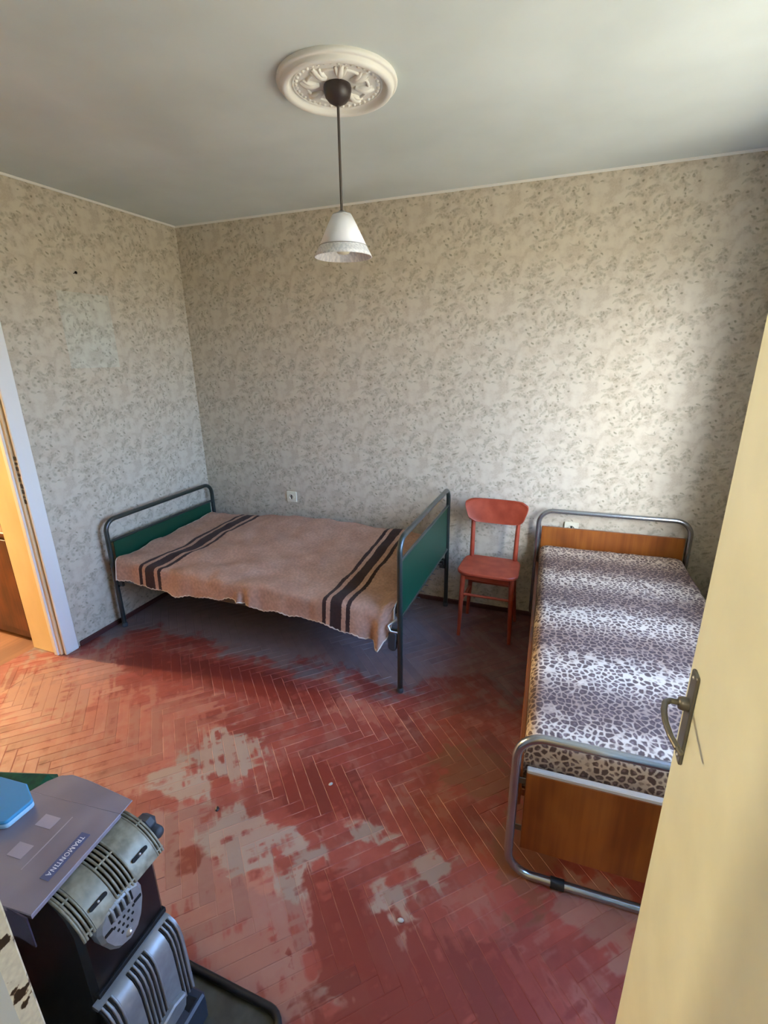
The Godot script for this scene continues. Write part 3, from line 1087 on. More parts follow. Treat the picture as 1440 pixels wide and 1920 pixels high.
	obj("lever", tube(pts, rr, 12), M.dull_steel, hp)
	for y in [1.006, 1.174]:
		obj("screw", lathe([Vector2(0, 0.003), Vector2(0.003, 0.0022), Vector2(0.004, 0)], Vector3(-0.0055, y, zp), 12, Basis(Vector3(0, 0, 1), PI / 2)), M.bright_metal, hp)
	for y in [0.25, 1.72]:
		obj("hinge", tube([Vector3(-0.004, y, 0.006), Vector3(-0.004, y + 0.1, 0.006)], 0.007, 10), M.dull_steel, d)

# ------------------------------------------------------------------ green tubular bed
func green_bed() -> void:
	var t := thing("green_bed", "dark green tubular metal bed along the back wall under a striped blanket", "bed", Vector3(0.075, 0, 0))
	var ze := 1.05
	var zb := 0.06
	for e in 2:
		var x := 0.0 if e == 0 else 1.962
		var top := 0.745 if e == 0 else 0.872
		var rail := 0.605 if e == 0 else 0.755
		var low := 0.36 if e == 0 else 0.44
		var fr := obj("head_frame" if e == 1 else "foot_frame", tube(rounded([Vector3(x, 0.012, ze), Vector3(x, top, ze), Vector3(x, top, zb), Vector3(x, 0.012, zb)], 0.075, 8), 0.0145, 14), M.green_enamel, t)
		for z in [zb, ze]:
			obj("foot_cap", lathe([Vector2(0, 0.028), Vector2(0.0165, 0.028), Vector2(0.018, 0.006), Vector2(0.016, 0), Vector2(0, 0)], Vector3(x, 0, z), 16), M.grey_rubber, fr)
		obj("rail", tube([Vector3(x, rail, zb), Vector3(x, rail, ze)], 0.0085, 10), M.green_enamel, fr)
		obj("rail", tube([Vector3(x, low, zb), Vector3(x, low, ze)], 0.0085, 10), M.green_enamel, fr)
		obj("panel", box(Vector3(x, (rail + low) * 0.5, (zb + ze) * 0.5), Vector3(0.006, rail - low - 0.006, ze - zb - 0.07), 0.001), M.green_panel, t)
		for z in [zb + 0.004, ze - 0.004]:
			var b := obj("bracket", box(Vector3(x + (0.03 if e == 0 else -0.03), 0.335, z - 0.01 * sign(z - 0.5)), Vector3(0.035, 0.075, 0.02), 0.004), M.green_enamel, t)
			obj("bolt", lathe([Vector2(0, 0.02), Vector2(0.007, 0.018), Vector2(0.008, 0)], Vector3(x, 0.30, z), 10, Basis(Vector3(0, 0, 1), PI / 2 if e == 1 else -PI / 2)), M.black_rubber, b)
	for z in [zb + 0.03, ze - 0.03]:
		obj("side_rail", span(Vector3(0.0145, 0.325, z - 0.012), Vector3(1.948, 0.36, z + 0.012), 0.004), M.green_enamel, t)
	var st := begin()
	for k in 11:
		var z := zb + 0.07 + k * (ze - zb - 0.14) / 10.0
		add_tube(st, [Vector3(0.02, 0.352, z), Vector3(0.98, 0.345, z), Vector3(1.945, 0.352, z)], 0.003, 6)
	for k in 21:
		var x := 0.08 + k * 0.09
		add_tube(st, [Vector3(x, 0.354, zb + 0.04), Vector3(x, 0.347, 0.55), Vector3(x, 0.354, ze - 0.04)], 0.003, 6)
	obj("spring_mesh", st, M.dull_steel, t)
	# chrome clip and rubber pad that show at the near corner
	obj("corner_clip", tube(rounded([Vector3(1.935, 0.418, 1.02), Vector3(1.90, 0.395, 1.06), Vector3(1.915, 0.372, 1.07), Vector3(1.95, 0.362, 1.055)], 0.008, 4), 0.006, 10), M.bright_metal, t)
	obj("corner_pad", prism(round_poly([Vector2(-0.03, -0.055), Vector2(0.012, -0.075), Vector2(0.02, 0.05), Vector2(-0.025, 0.05)], 0.018, 5), 0.03, Transform3D(Basis(), Vector3(1.928, 0.315, 1.035)), 0.005), M.grey_rubber, t)
	# mattress
	var mt := thing("thin_mattress", "thin grey mattress on the green bed, hidden under the striped blanket", "mattress", Vector3(0.075, 0, 0))
	obj("body", box(Vector3(0.98, 0.405, 0.553), Vector3(1.90, 0.095, 0.92), 0.03), M.mattress_cloth, mt)
	obj("piping", tube(rounded([Vector3(0.035, 0.43, 0.10), Vector3(1.925, 0.43, 0.10), Vector3(1.925, 0.43, 1.006), Vector3(0.035, 0.43, 1.006)], 0.03, 4, true), 0.005, 8, true), M.mattress_cloth, mt)
	# blanket
	var bl := thing("wool_blanket", "fawn wool blanket with two bands of dark brown stripes on the green bed", "blanket")
	obj("cloth", sheet(120, 60, blanket_point, 0.006), M.blanket, bl)
	var hem := []
	var rad := []
	for i in 181:
		var p: Vector3 = blanket_point(i / 180.0, 1.0)[0]
		hem.append(p + Vector3(0, 0.002 + 0.003 * sin(i * 2.3), -0.003))
		rad.append(0.0032 + 0.0022 * rng.randf())
	obj("frayed_hem", tube(hem, rad, 7), M.frayed_wool, bl)
	for u in [0.0, 1.0]:
		var side := []
		var sr := []
		for i in 61:
			var p: Vector3 = blanket_point(u, i / 60.0)[0]
			side.append(p + Vector3(0, -0.003, 0))
			sr.append(0.003 + 0.002 * rng.randf())
		obj("frayed_edge", tube(side, sr, 7), M.frayed_wool, bl)

var bn := FastNoiseLite.new()
func table(x: float, t: Array) -> float:
	for k in range(1, t.size()):
		if x <= t[k][0]:
			var q: float = clampf((x - t[k - 1][0]) / (t[k][0] - t[k - 1][0]), 0.0, 1.0)
			return lerpf(t[k - 1][1], t[k][1], q * q * (3.0 - 2.0 * q))
	return t[-1][1]

func blanket_point(u: float, v: float) -> Array:
	bn.frequency = 2.2
	bn.fractal_octaves = 3
	var x := lerpf(0.112, 1.995, u)
	var flat_d := 0.985
	var hem_y := table(x, [[0.1, 0.385], [0.3, 0.36], [0.5, 0.345], [0.8, 0.365], [1.05, 0.385], [1.09, 0.368], [1.35, 0.362], [1.6, 0.35], [1.85, 0.312], [1.93, 0.275], [1.965, 0.33], [1.995, 0.43]])
	var top := table(x, [[0.1, 0.495], [0.3, 0.485], [1.0, 0.482], [1.6, 0.478], [1.9, 0.465], [1.98, 0.49]])
	var back := table(x, [[0.1, 0.525], [0.45, 0.545], [0.8, 0.575], [1.2, 0.585], [1.7, 0.565], [1.98, 0.55]])
	var drop := top - hem_y
	var d := v * (flat_d + drop)
	var z := 0.07
	var y := 0.0
	var r := 0.035
	var nz := bn.get_noise_2d(x * 1.6, d * 1.6)
	var zs := 1.055 + 0.012 * bn.get_noise_2d(x * 2.0 + 9.0, 0.0)
	var q := clampf(d / flat_d, 0.0, 1.0)
	y = lerpf(back, top, smoothstep(0.0, 1.0, q)) + nz * 0.016 - 0.012 * sin(PI * q) * sin(PI * u)
	# loose creases running across the middle
	y += 0.006 * sin((x * 1.3 + d * 2.2) * 9.0) * smoothstep(0.25, 0.6, q) * (1.0 - smoothstep(0.85, 1.0, u))
	if d < 0.05:
		y -= (0.05 - d) * 0.8
	z = 0.07 + (zs - 0.07) * q
	if d > flat_d - r:
		var over := d - (flat_d - r)
		var a := clampf(over / (r * 1.57), 0.0, 1.0) * PI / 2
		z = zs - r + sin(a) * r
		y -= (1.0 - cos(a)) * r
		var fall: float = max(0.0, over - r * 1.57)
		y -= fall
		var wave := sin(x * 24.0) * 0.5 + sin(x * 11.0 + 1.0) * 0.7
		z += fall * (0.10 * wave + 0.12)
		# a pinched fold at the middle and one at the near corner
		z += fall * 0.35 * exp(-pow((x - 1.055) / 0.022, 2.0))
		z -= fall * 0.30 * exp(-pow((x - 1.085) / 0.02, 2.0))
		z -= fall * 0.28 * exp(-pow((x - 1.88) / 0.03, 2.0))
		z += fall * 0.2 * exp(-pow((x - 1.93) / 0.03, 2.0))
		if x > 1.93:
			z -= (x - 1.93) * 0.5
		y += 0.004 * sin(x * 40.0) * clampf(fall / 0.08, 0.0, 1.0)
	# the cloth lies a little askew at its left end
	var skew := (1.0 - q) * 0.085 * (1.0 - smoothstep(0.3, 1.4, x)) + (1.0 - q) * 0.03
	return [Vector3(x, y, z), Vector2((x - skew) / 2.0, d / 1.0)]

# ------------------------------------------------------------------ red chair
func wooden_chair() -> void:
	var t := thing("wooden_chair", "small red painted wooden chair between the two beds", "chair", Vector3(2.365, 0, 0.275))
	var seat := round_poly([Vector2(-0.185, 0.165), Vector2(0.185, 0.165), Vector2(0.175, -0.135), Vector2(-0.175, -0.135)], 0.07, 8)
	obj("seat", prism(seat, 0.022, Transform3D(Basis(Vector3(1, 0, 0), Vector3(0, 0, 1), Vector3(0, 1, 0)), Vector3(0, 0.438, 0)), 0.005), M.chair_red, t)
	for s in [-1, 1]:
		obj("leg", tube([Vector3(0.158 * s, 0, 0.125), Vector3(0.150 * s, 0.30, 0.115), Vector3(0.146 * s, 0.44, 0.108)], [0.0115, 0.015, 0.0165], 12), M.chair_red, t)
		obj("leg", tube([Vector3(0.160 * s, 0, -0.165), Vector3(0.142 * s, 0.25, -0.125), Vector3(0.137 * s, 0.47, -0.115), Vector3(0.139 * s, 0.64, -0.128), Vector3(0.143 * s, 0.80, -0.150)], [0.0115, 0.0145, 0.015, 0.0135, 0.011], 12), M.chair_red, t)
		obj("stretcher", tube([Vector3(0.152 * s, 0.235, 0.116), Vector3(0.144 * s, 0.235, -0.127)], 0.0085, 10), M.chair_red, t)
		obj("apron", box(Vector3(0.135 * s, 0.414, -0.005), Vector3(0.016, 0.045, 0.21), 0.003), M.chair_red, t)
	obj("stretcher", tube([Vector3(-0.150, 0.29, 0.114), Vector3(0.150, 0.29, 0.114)], 0.0085, 10), M.chair_red, t)
	obj("stretcher", tube([Vector3(-0.145, 0.27, -0.128), Vector3(0.145, 0.27, -0.128)], 0.0085, 10), M.chair_red, t)
	obj("apron", box(Vector3(0, 0.414, 0.108), Vector3(0.27, 0.045, 0.016), 0.003), M.chair_red, t)
	obj("apron", box(Vector3(0, 0.414, -0.115), Vector3(0.25, 0.045, 0.016), 0.003), M.chair_red, t)
	# bent plywood backrest, hollow towards the sitter, its top edge dished
	var back := func(u: float, v: float) -> Array:
		var s := u * 2.0 - 1.0
		var half := lerpf(0.172, 0.196, smoothstep(0.0, 0.8, v))
		# rounded corners
		var e := 1.0 - pow(absf(v * 2.0 - 1.0), 7.0) * 0.11
		var x := s * half * e
		var hh := 0.155 * (1.0 - pow(absf(s), 9.0) * 0.16)
		var y := 0.765 + (v - 0.5) * hh + 0.006 * s * s
		var z := -0.142 + 0.032 * s * s - (y - 0.70) * 0.12
		return [Vector3(x, y, z), Vector2(u, v)]
	obj("backrest", sheet(28, 14, back, 0.011), M.chair_red, t)
	for s in [-1, 1]:
		obj("screw", lathe([Vector2(0, 0.002), Vector2(0.004, 0.0015), Vector2(0.005, 0)], Vector3(0.138 * s, 0.79, -0.1335), 10, Basis(Vector3(1, 0, 0), PI / 2)), M.brown_plastic, t)

# ------------------------------------------------------------------ chrome bed with leopard print
func chrome_bed() -> void:
	var turn := atan(0.072 / 1.75)
	var at := Vector3(2.622, 0, 0.075)
	var t := thing("chrome_bed", "single bed with chrome tube ends and orange wooden panels along the right wall", "bed", at, turn)
	var wd := 0.835
	var r := 0.0145
	var zl := 1.745
	# closed loop at the foot, tall loop at the head
	var foot := obj("foot_loop", tube(rounded([Vector3(0, r, zl), Vector3(wd, r, zl), Vector3(wd, 0.592, zl), Vector3(0, 0.592, zl)], 0.085, 9, true), r, 14, true), M.chrome, t)
	var head := obj("head_loop", tube(rounded([Vector3(0, r, 0), Vector3(wd, r, 0), Vector3(wd, 0.785, 0), Vector3(0, 0.785, 0)], 0.085, 9, true), r, 14, true), M.chrome, t)
	for x in [0.165, wd - 0.165]:
		obj("floor_clip", tube([Vector3(x - 0.022, r, zl), Vector3(x + 0.022, r, zl)], r + 0.0035, 14), M.black_rubber, foot)
		obj("floor_clip", tube([Vector3(x - 0.022, r, 0), Vector3(x + 0.022, r, 0)], r + 0.0035, 14), M.black_rubber, head)
	var fp := obj("foot_panel", span(Vector3(0.034, 0.135, zl - 0.012), Vector3(wd - 0.034, 0.452, zl + 0.006), 0.002), M.orange_wood, t)
	obj("edge_strip", span(Vector3(0.034, 0.4525, zl - 0.013), Vector3(wd - 0.034, 0.468, zl + 0.007), 0.003), M.pale_wood_edge, fp)
	for y in [0.20, 0.40]:
		for s in [0, 1]:
			obj("strap", span(Vector3(0.012 if s == 0 else wd - 0.04, y - 0.012, zl - 0.016), Vector3(0.04 if s == 0 else wd - 0.012, y + 0.012, zl - 0.0125), 0.001), M.dull_steel, fp)
	obj("head_panel", span(Vector3(0.022, 0.30, -0.008), Vector3(wd - 0.022, 0.682, 0.010), 0.002), M.orange_wood, t)
	for s in [0, 1]:
		var x := 0.014 if s == 0 else wd - 0.014
		obj("side_board", span(Vector3(x - 0.009, 0.29, 0.016), Vector3(x + 0.009, 0.445, zl - 0.018), 0.003), M.orange_wood, t)
	obj("base_board", span(Vector3(0.024, 0.33, 0.02), Vector3(wd - 0.024, 0.36, zl - 0.02), 0.002), M.orange_wood, t)
	var m := thing("mattress", "thick mattress in brown leopard print cover on the chrome bed", "mattress", at, turn)
	var x0 := 0.022
	var x1 := wd - 0.022
	var z0 := 0.02
	var z1 := zl - 0.026
	var yt := 0.575
	var yb := 0.365
	# rounded slab: cross-section swept so that the print wraps over the edges
	var rr := 0.045
	var f := func(u: float, v: float) -> Array:
		var A := wrap_edge(u, x0, x1, yt, yb, rr)
		var B := wrap_edge(v, z0, z1, yt, yb, rr)
		var p := Vector3(A[0], yt - max(A[1], B[1]) if min(A[1], B[1]) <= 0.0 else yt - min(yt - yb, sqrt(A[1] * A[1] + B[1] * B[1])), B[0])
		var c := Vector2((A[0] - x0) / (x1 - x0), (B[0] - z0) / (z1 - z0))
		p.y += 0.012 * sin(PI * clampf(c.x, 0, 1)) * sin(PI * clampf(c.y, 0, 1)) + 0.004 * bn.get_noise_2d(p.x * 2.0, p.z * 2.0)
		return [p, Vector2((A[2] + 0.25) / 1.3, (B[2] + 0.3) / 2.6)]
	obj("cover", sheet(70, 110, f, 0.02), M.leopard, m)
	obj("core", span(Vector3(x0 + 0.03, yb - 0.003, z0 + 0.03), Vector3(x1 - 0.03, yt - 0.04, z1 - 0.03), 0.02), M.mattress_cloth, m)

# runs along a flat top and down both sides; returns [across, fall, arc length]
func wrap_edge(u: float, a: float, b: float, yt: float, yb: float, r: float) -> Array:
	var side := yt - yb - r
	var arc := r * PI / 2
	var flat_len := b - a - 2.0 * r
	var total := flat_len + 2.0 * (arc + side)
	var s := u * total
	var q := s - side - arc
	var k: float = s - side - arc
	if k < 0.0:
		var o := -k
		if o < arc:
			return [a + r - sin(o / r) * r, r - cos(o / r) * r, q]
		return [a, r + (o - arc), q]
	if k > flat_len:
		var o := k - flat_len
		if o < arc:
			return [b - r + sin(o / r) * r, r - cos(o / r) * r, q]
		return [b, r + (o - arc), q]
	return [a + r + k, 0.0, q]

# ------------------------------------------------------------------ pendant
func pendant_lamp() -> void:
	var at := Vector3(1.898, H, 1.275)
	var t := thing("ceiling_rose", "round white plaster ceiling rose with leaf relief around the lamp", "ceiling rose", at)
	obj("rim", lathe([Vector2(0.202, 0), Vector2(0.204, -0.008), Vector2(0.2025, -0.013), Vector2(0.199, -0.0155), Vector2(0.195, -0.0155), Vector2(0.1925, -0.0165), Vector2(0.191, -0.019), Vector2(0.190, -0.0255), Vector2(0.187, -0.030), Vector2(0.181, -0.0325), Vector2(0.174, -0.0325), Vector2(0.168, -0.030), Vector2(0.165, -0.025), Vector2(0.1635, -0.018), Vector2(0.160, -0.015), Vector2(0.150, -0.0138), Vector2(0.0, -0.013)], Vector3.ZERO, 72), M.white_plaster, t)
	var st := begin()
	add_tube(st, ring(0.105, -0.0145, 48), 0.005, 8, true)
	add_tube(st, ring(0.150, -0.0145, 48), 0.003, 8, true)
	obj("ring", st, M.white_plaster, t)
	for k in 40:
		var a := TAU * k / 40.0
		obj("bead", lathe([Vector2(0, -0.007), Vector2(0.005, -0.005), Vector2(0.007, 0)], Vector3(cos(a) * 0.139, -0.0125, sin(a) * 0.139), 8), M.white_plaster, t)
	for k in 8:
		var a := TAU * (k + 0.3) / 8.0
		# acanthus leaf: a long pointed lobe with two side lobes
		st = begin()
		for q in [[0.0, 0.062, 0.126, 0.013], [0.16, 0.07, 0.118, 0.009], [-0.16, 0.07, 0.118, 0.009]]:
			var pts := []
			var rad := []
			for i in 8:
				var f := i / 7.0
				var d: float = lerpf(q[1], q[2], f)
				var b: float = a + q[0] * (0.35 + 0.65 * f)
				pts.append(Vector3(cos(b) * d, -0.013 - 0.004 * sin(PI * f), sin(b) * d))
				rad.append(q[3] * (0.35 + 0.65 * sin(PI * (0.15 + 0.8 * f))))
			add_tube(st, pts, rad, 8)
		obj("leaf", st, M.white_plaster, t)
	var l := thing("pendant_lamp", "small pendant lamp with white cone shade on a thin brown rod", "lamp", Vector3(1.898, H - 0.014, 1.275))
	obj("canopy", lathe([Vector2(0.046, 0), Vector2(0.0475, -0.006), Vector2(0.047, -0.016), Vector2(0.042, -0.032), Vector2(0.031, -0.044), Vector2(0.016, -0.052), Vector2(0.008, -0.056), Vector2(0.0, -0.057)], Vector3.ZERO, 36), M.brown_plastic, l)
	obj("rod", tube([Vector3(0, -0.055, 0), Vector3(0, -0.375, 0)], 0.0048, 10), M.rod_metal, l)
	obj("holder", lathe([Vector2(0, -0.368), Vector2(0.008, -0.370), Vector2(0.020, -0.378), Vector2(0.034, -0.381), Vector2(0.036, -0.386), Vector2(0.014, -0.388), Vector2(0.014, -0.43), Vector2(0, -0.43)], Vector3.ZERO, 28), M.bright_metal, l)
	var y0 := -0.385
	var y1 := -0.522
	var r0 := 0.036
	var r1 := 0.107
	var band := 0.74
	var at_y := func(f: float, off: float) -> Vector2: return Vector2(lerpf(r0, r1, f) + off, lerpf(y0, y1, f))
	var sh := obj("shade", lathe([at_y.call(0.0, -0.012), at_y.call(0.0, 0.0), at_y.call(0.2, 0.001), at_y.call(band, 0.0), at_y.call(band, -0.003), at_y.call(0.0, -0.004), at_y.call(0.0, -0.012)], Vector3.ZERO, 56), M.shade_glass, l)
	obj("band", lathe([at_y.call(band, 0.0), at_y.call(0.9, 0.0), at_y.call(1.0, 0.0), at_y.call(1.0, -0.0035), at_y.call(band, -0.003)], Vector3.ZERO, 56), M.shade_band, sh)
	obj("band_line", tube(ring_at(0.0, lerpf(y0, y1, band), lerpf(r0, r1, band), 56), 0.0010, 6, true), M.band_line, sh)
	obj("bulb", lathe([Vector2(0, -0.515), Vector2(0.02, -0.51), Vector2(0.029, -0.50), Vector2(0.026, -0.478), Vector2(0.015, -0.45), Vector2(0.013, -0.43)], Vector3.ZERO, 20), M.socket_white, l)

func ring(r: float, y: float, n: int) -> Array:
	return ring_at(0.0, y, r, n)

func ring_at(_x: float, y: float, r: float, n: int) -> Array:
	var o := []
	for k in n:
		o.append(Vector3(cos(TAU * k / n) * r, y, sin(TAU * k / n) * r))
	return o

# ------------------------------------------------------------------ stove with its tray and what lies on it
func oil_stove() -> void:
	var tr := thing("stove_tray", "dark steel floor tray with raised rim under the stove", "tray", Vector3(0, 0, 0))
	var outline := round_poly([Vector2(1.50, 2.43), Vector2(2.185, 2.43), Vector2(2.185, 2.925), Vector2(1.50, 2.925)], 0.05, 6)
	obj("plate", prism(outline, 0.006, Transform3D(Basis(Vector3(1, 0, 0), Vector3(0, 0, 1), Vector3(0, 1, 0)), Vector3.ZERO), 0.0015), M.tray_steel, tr)
	var rim := []
	for p in outline:
		rim.append(Vector3(p.x, 0.016, p.y))
	obj("rim", tube(rim, 0.0105, 10, true), M.tray_rim, tr)

	var t := thing("oil_stove", "narrow dark enamelled heating stove with cast aluminium grilles, lower left", "stove")
	var z0 := 2.485
	var z1 := 2.69
	# profile of the body in x, y, extruded along z
	var prof := PackedVector2Array([Vector2(1.56, 0.035), Vector2(1.885, 0.035), Vector2(1.89, 0.56), Vector2(1.875, 0.60), Vector2(1.85, 0.63), Vector2(1.815, 0.648), Vector2(1.78, 0.652), Vector2(1.60, 0.652), Vector2(1.57, 0.64), Vector2(1.56, 0.61)])
	var zx := Transform3D(Basis(Vector3(1, 0, 0), Vector3(0, 1, 0), Vector3(0, 0, 1)), Vector3(0, 0, z0))
	obj("body", prism(prof, z1 - z0, zx, 0.012), M.stove_enamel, t)
	obj("plinth", span(Vector3(1.58, 0.007, z0 + 0.01), Vector3(1.985, 0.10, z1 - 0.005), 0.006), M.plinth_blue, t)
	# curved top grille
	var arc := []
	for k in 15:
		var a := PI * 0.5 * (1.0 - k / 14.0 * 0.82)
		arc.append(Vector2(1.812 + cos(a) * 0.112, 0.5405 + sin(a) * 0.112))
	var g := Node3D.new()
	g.name = "top_grille"
	t.add_child(g)
	var zn := z0 - 0.004
	var zw := z1 - z0 + 0.008
	var zat := func(f: float) -> float: return zn + zw * f      # f runs from the far end to the near end
	for q in [[0.085, 0.375], [0.625, 0.875]]:
		obj("grille_panel", curved_plate(arc, zat.call(q[0]), zat.call(q[1]), 0.004, 0.0), M.old_aluminium, g)
	for f in [0.012, 0.045, 0.08, 0.385, 0.425, 0.47, 0.515, 0.56, 0.605, 0.89, 0.93, 0.97, 0.995]:
		var pts := []
		for p in arc:
			pts.append(Vector3(p.x, p.y, zat.call(f)))
		obj("rib", tube(pts, 0.0031, 8), M.old_aluminium, g)
	obj("grille_bed", curved_plate(arc, zat.call(0.0), zat.call(1.0), 0.003, -0.006), M.dark_hole, g)
	for f in [0.04, 0.50, 0.93]:
		var w: float = 0.045 if f < 0.9 else 0.05
		if f == 0.50:
			w = 0.115
		for i in [5, 13]:
			var p: Vector2 = arc[i]
			obj("cross_bar", tube([Vector3(p.x, p.y, zat.call(f - w)), Vector3(p.x, p.y, zat.call(min(f + w, 0.995)))], 0.0028, 8), M.old_aluminium, g)
	for f in [0.235, 0.755]:
		var p: Vector2 = arc[10]
		var n := Vector3(p.x - 1.812, p.y - 0.5405, 0).normalized()
		var tt := Vector3(-n.y, n.x, 0)
		var slot := round_poly([Vector2(-0.0045, -0.021), Vector2(0.0045, -0.021), Vector2(0.0045, 0.021), Vector2(-0.0045, 0.021)], 0.004, 4)
		var s := obj("slot", prism(slot, 0.003, Transform3D(Basis(tt, Vector3(0, 0, 1), tt.cross(Vector3(0, 0, 1))), Vector3(p.x, p.y, zat.call(f)) + n * 0.0035), 0.0006), M.dark_hole, g)
		obj("screw", lathe([Vector2(0, 0.004), Vector2(0.003, 0.003), Vector2(0.0035, 0)], Vector3(p.x, p.y, zat.call(f)) + n * 0.004, 10, basis_up(n)), M.bright_metal, s)
	# pierced shield-shaped air plate on the front
	var shield := PackedVector2Array()
	for q in [[-0.058, 0.030], [-0.052, 0.052], [-0.030, 0.064], [0.0, 0.067], [0.030, 0.064], [0.052, 0.052], [0.058, 0.030], [0.054, 0.0], [0.042, -0.030], [0.026, -0.050], [0.0, -0.060], [-0.026, -0.050], [-0.042, -0.030], [-0.054, 0.0]]:
		shield.append(Vector2(q[0], q[1]))
	shield = round_poly(Array(shield), 0.012, 3)
	var bc := Vector3(1.889, 0.516, 2.612)
	var bx := Basis(Vector3(0, 0, -1), Vector3(-0.10, 0.995, 0), Vector3(0.995, 0.10, 0))
	var ap := obj("air_plate", prism(shield, 0.040, Transform3D(bx, bc), 0.008), M.cast_aluminium, t)
	var face := Transform3D(bx, bc + bx.z * 0.0402)
	for k in 4:
		obj("rib", tube([face * Vector3(-0.020 + k * 0.0135, 0.030, 0.001), face * Vector3(-0.020 + k * 0.0135, 0.052, 0.001), face * Vector3(-0.020 + k * 0.0135, 0.062, -0.008), face * Vector3(-0.020 + k * 0.0135, 0.064, -0.020)], 0.0038, 8), M.cast_aluminium, ap)
	for k in 5:
		obj("gap", span_at(face, Vector3(-0.0265 + k * 0.0135, 0.042, 0.0), Vector3(0.0045, 0.026, 0.0012)), M.dark_hole, ap)
	for s in [-1, 1]:
		obj("slit", prism(round_poly([Vector2(-0.010, -0.004), Vector2(0.010, -0.004), Vector2(0.010, 0.004), Vector2(-0.010, 0.004)], 0.0025, 3), 0.0014, face * Transform3D(Basis(), Vector3(0.038 * s, 0.018, -0.0006)), 0.0003), M.dark_hole, ap)
	for row in 3:
		for k in 5 - row:
			var x: float = (k - (4 - row) * 0.5) * 0.0125
			obj("hole", prism(round_poly([Vector2(-0.003, -0.003), Vector2(0.003, -0.003), Vector2(0.003, 0.003), Vector2(-0.003, 0.003)], 0.0015, 2), 0.0014, face * Transform3D(Basis(), Vector3(x, 0.014 - row * 0.015, -0.0006)), 0.0003), M.dark_hole, ap)
	obj("boss", lathe([Vector2(0, 0.008), Vector2(0.005, 0.007), Vector2(0.008, 0.003), Vector2(0.009, 0)], face * Vector3(0, -0.034, -0.001), 14, basis_up(bx.z)), M.bright_metal, ap)
	# ribbed front door below a dark joint
	var dp := [Vector2(1.884, 0.346), Vector2(1.902, 0.344), Vector2(1.920, 0.333), Vector2(1.930, 0.314), Vector2(1.935, 0.285), Vector2(1.938, 0.20), Vector2(1.940, 0.085)]
	var fd := obj("front_door", curved_plate(dp, z0 + 0.006, z1 + 0.008, 0.012, -0.002), M.cast_aluminium, t)
	obj("joint", span(Vector3(1.86, 0.354, z0 + 0.004), Vector3(1.895, 0.368, z1 - 0.004), 0.002), M.dark_hole, t)
	for f in [0.03, 0.085, 0.14, 0.40, 0.455, 0.51, 0.565, 0.62, 0.86, 0.92, 0.975]:
		var pts := []
		var dark := []
		for p in dp.slice(1):
			pts.append(Vector3(p.x + 0.0045, p.y + (0.0045 if p.y > 0.3 else 0.0), z0 + 0.008 + (z1 - z0) * f))
			dark.append(pts[-1] + Vector3(-0.002, -0.002 if p.y > 0.3 else 0.0, 0.0055))
		obj("rib", tube(pts, 0.0031, 8), M.cast_aluminium, fd)
		obj("groove", tube(dark, 0.0026, 6), M.dark_hole, fd)
	obj("latch", prism(round_poly([Vector2(-0.055, -0.03), Vector2(0.04, -0.03), Vector2(0.05, 0.012), Vector2(0.01, 0.028), Vector2(-0.055, 0.018)], 0.01, 4), 0.018, Transform3D(Basis(Vector3(0, 0, -1), Vector3(0, 1, 0), Vector3(1, 0, 0)), Vector3(1.940, 0.125, 2.575)), 0.004), M.cast_aluminium, t)
	obj("latch_socket", tube([Vector3(1.945, 0.085, 2.53), Vector3(1.975, 0.085, 2.53)], [0.02, 0.022], 16), M.black_rubber, t)
	# oil regulator behind the far end
	var k := obj("regulator", box(Vector3(1.850, 0.60, z0 - 0.022), Vector3(0.05, 0.05, 0.04), 0.012), M.grey_rubber, t)
	obj("knob", lathe([Vector2(0, 0.022), Vector2(0.012, 0.020), Vector2(0.015, 0.014), Vector2(0.016, 0)], Vector3(1.876, 0.592, z0 - 0.022), 16, Basis(Vector3(0, 0, 1), -PI / 2)), M.grey_rubber, k)

	# flat box of a frying pan lying on the stove, its end flap open
	var b := thing("pan_box", "purple grey cardboard frying pan box lying on the stove, flap open", "box")
	var top := 0.669
	var zb := Transform3D(Basis(Vector3(1, 0, 0), Vector3(0, 0, 1), Vector3(0, 1, 0)), Vector3(0, 0.657, 0))
	obj("carton", prism(PackedVector2Array([Vector2(1.4298, 2.5476), Vector2(1.8249, 2.5009), Vector2(1.8462, 2.7314), Vector2(1.4400, 2.7801)]), top - 0.657, zb, 0.0015), M.pan_box, b)
	var fl := PackedVector2Array([Vector2(1.5497, 2.5339), Vector2(1.5618, 2.4968), Vector2(1.5781, 2.4714), Vector2(1.6065, 2.4572), Vector2(1.6695, 2.4552), Vector2(1.8198, 2.4613), Vector2(1.8238, 2.5007)])
	obj("flap", prism(fl, 0.003, Transform3D(Basis(Vector3(1, 0, 0), Vector3(0, 0, 1), Vector3(0, 1, 0)), Vector3(0, top - 0.004, 0)), 0.0006), M.pan_box, b)
	obj("front_flap", span(Vector3(1.60, top - 0.085, 2.7359), Vector3(1.8422, top - 0.001, 2.7389), 0.0006), M.box_side_shaded, b)
	# print: brand word on its blue strip, pale panels
	var dir := Vector3(0.021, 0, 0.224).normalized()
	var up := dir.cross(Vector3.UP) * -1.0
	var pl := func(x: float, z: float, lw: float, lh: float, m: Material, n: String) -> void:
		var c := Vector3(x, top + 0.0004, z)
		obj(n, box(c, Vector3(lh, 0.0008, lw), 0.0, Basis(up, Vector3.UP, dir * 1.0)), m, b)
	pl.call(1.7974, 2.6207, 0.108, 0.024, M.print_blue, "print_strip")
	pl.call(1.6786, 2.5770, 0.03, 0.045, M.print_pale, "print_panel")
	pl.call(1.6888, 2.6481, 0.032, 0.04, M.print_pale, "print_panel")
	pl.call(1.6736, 2.7141, 0.035, 0.045, M.print_pale, "print_panel")
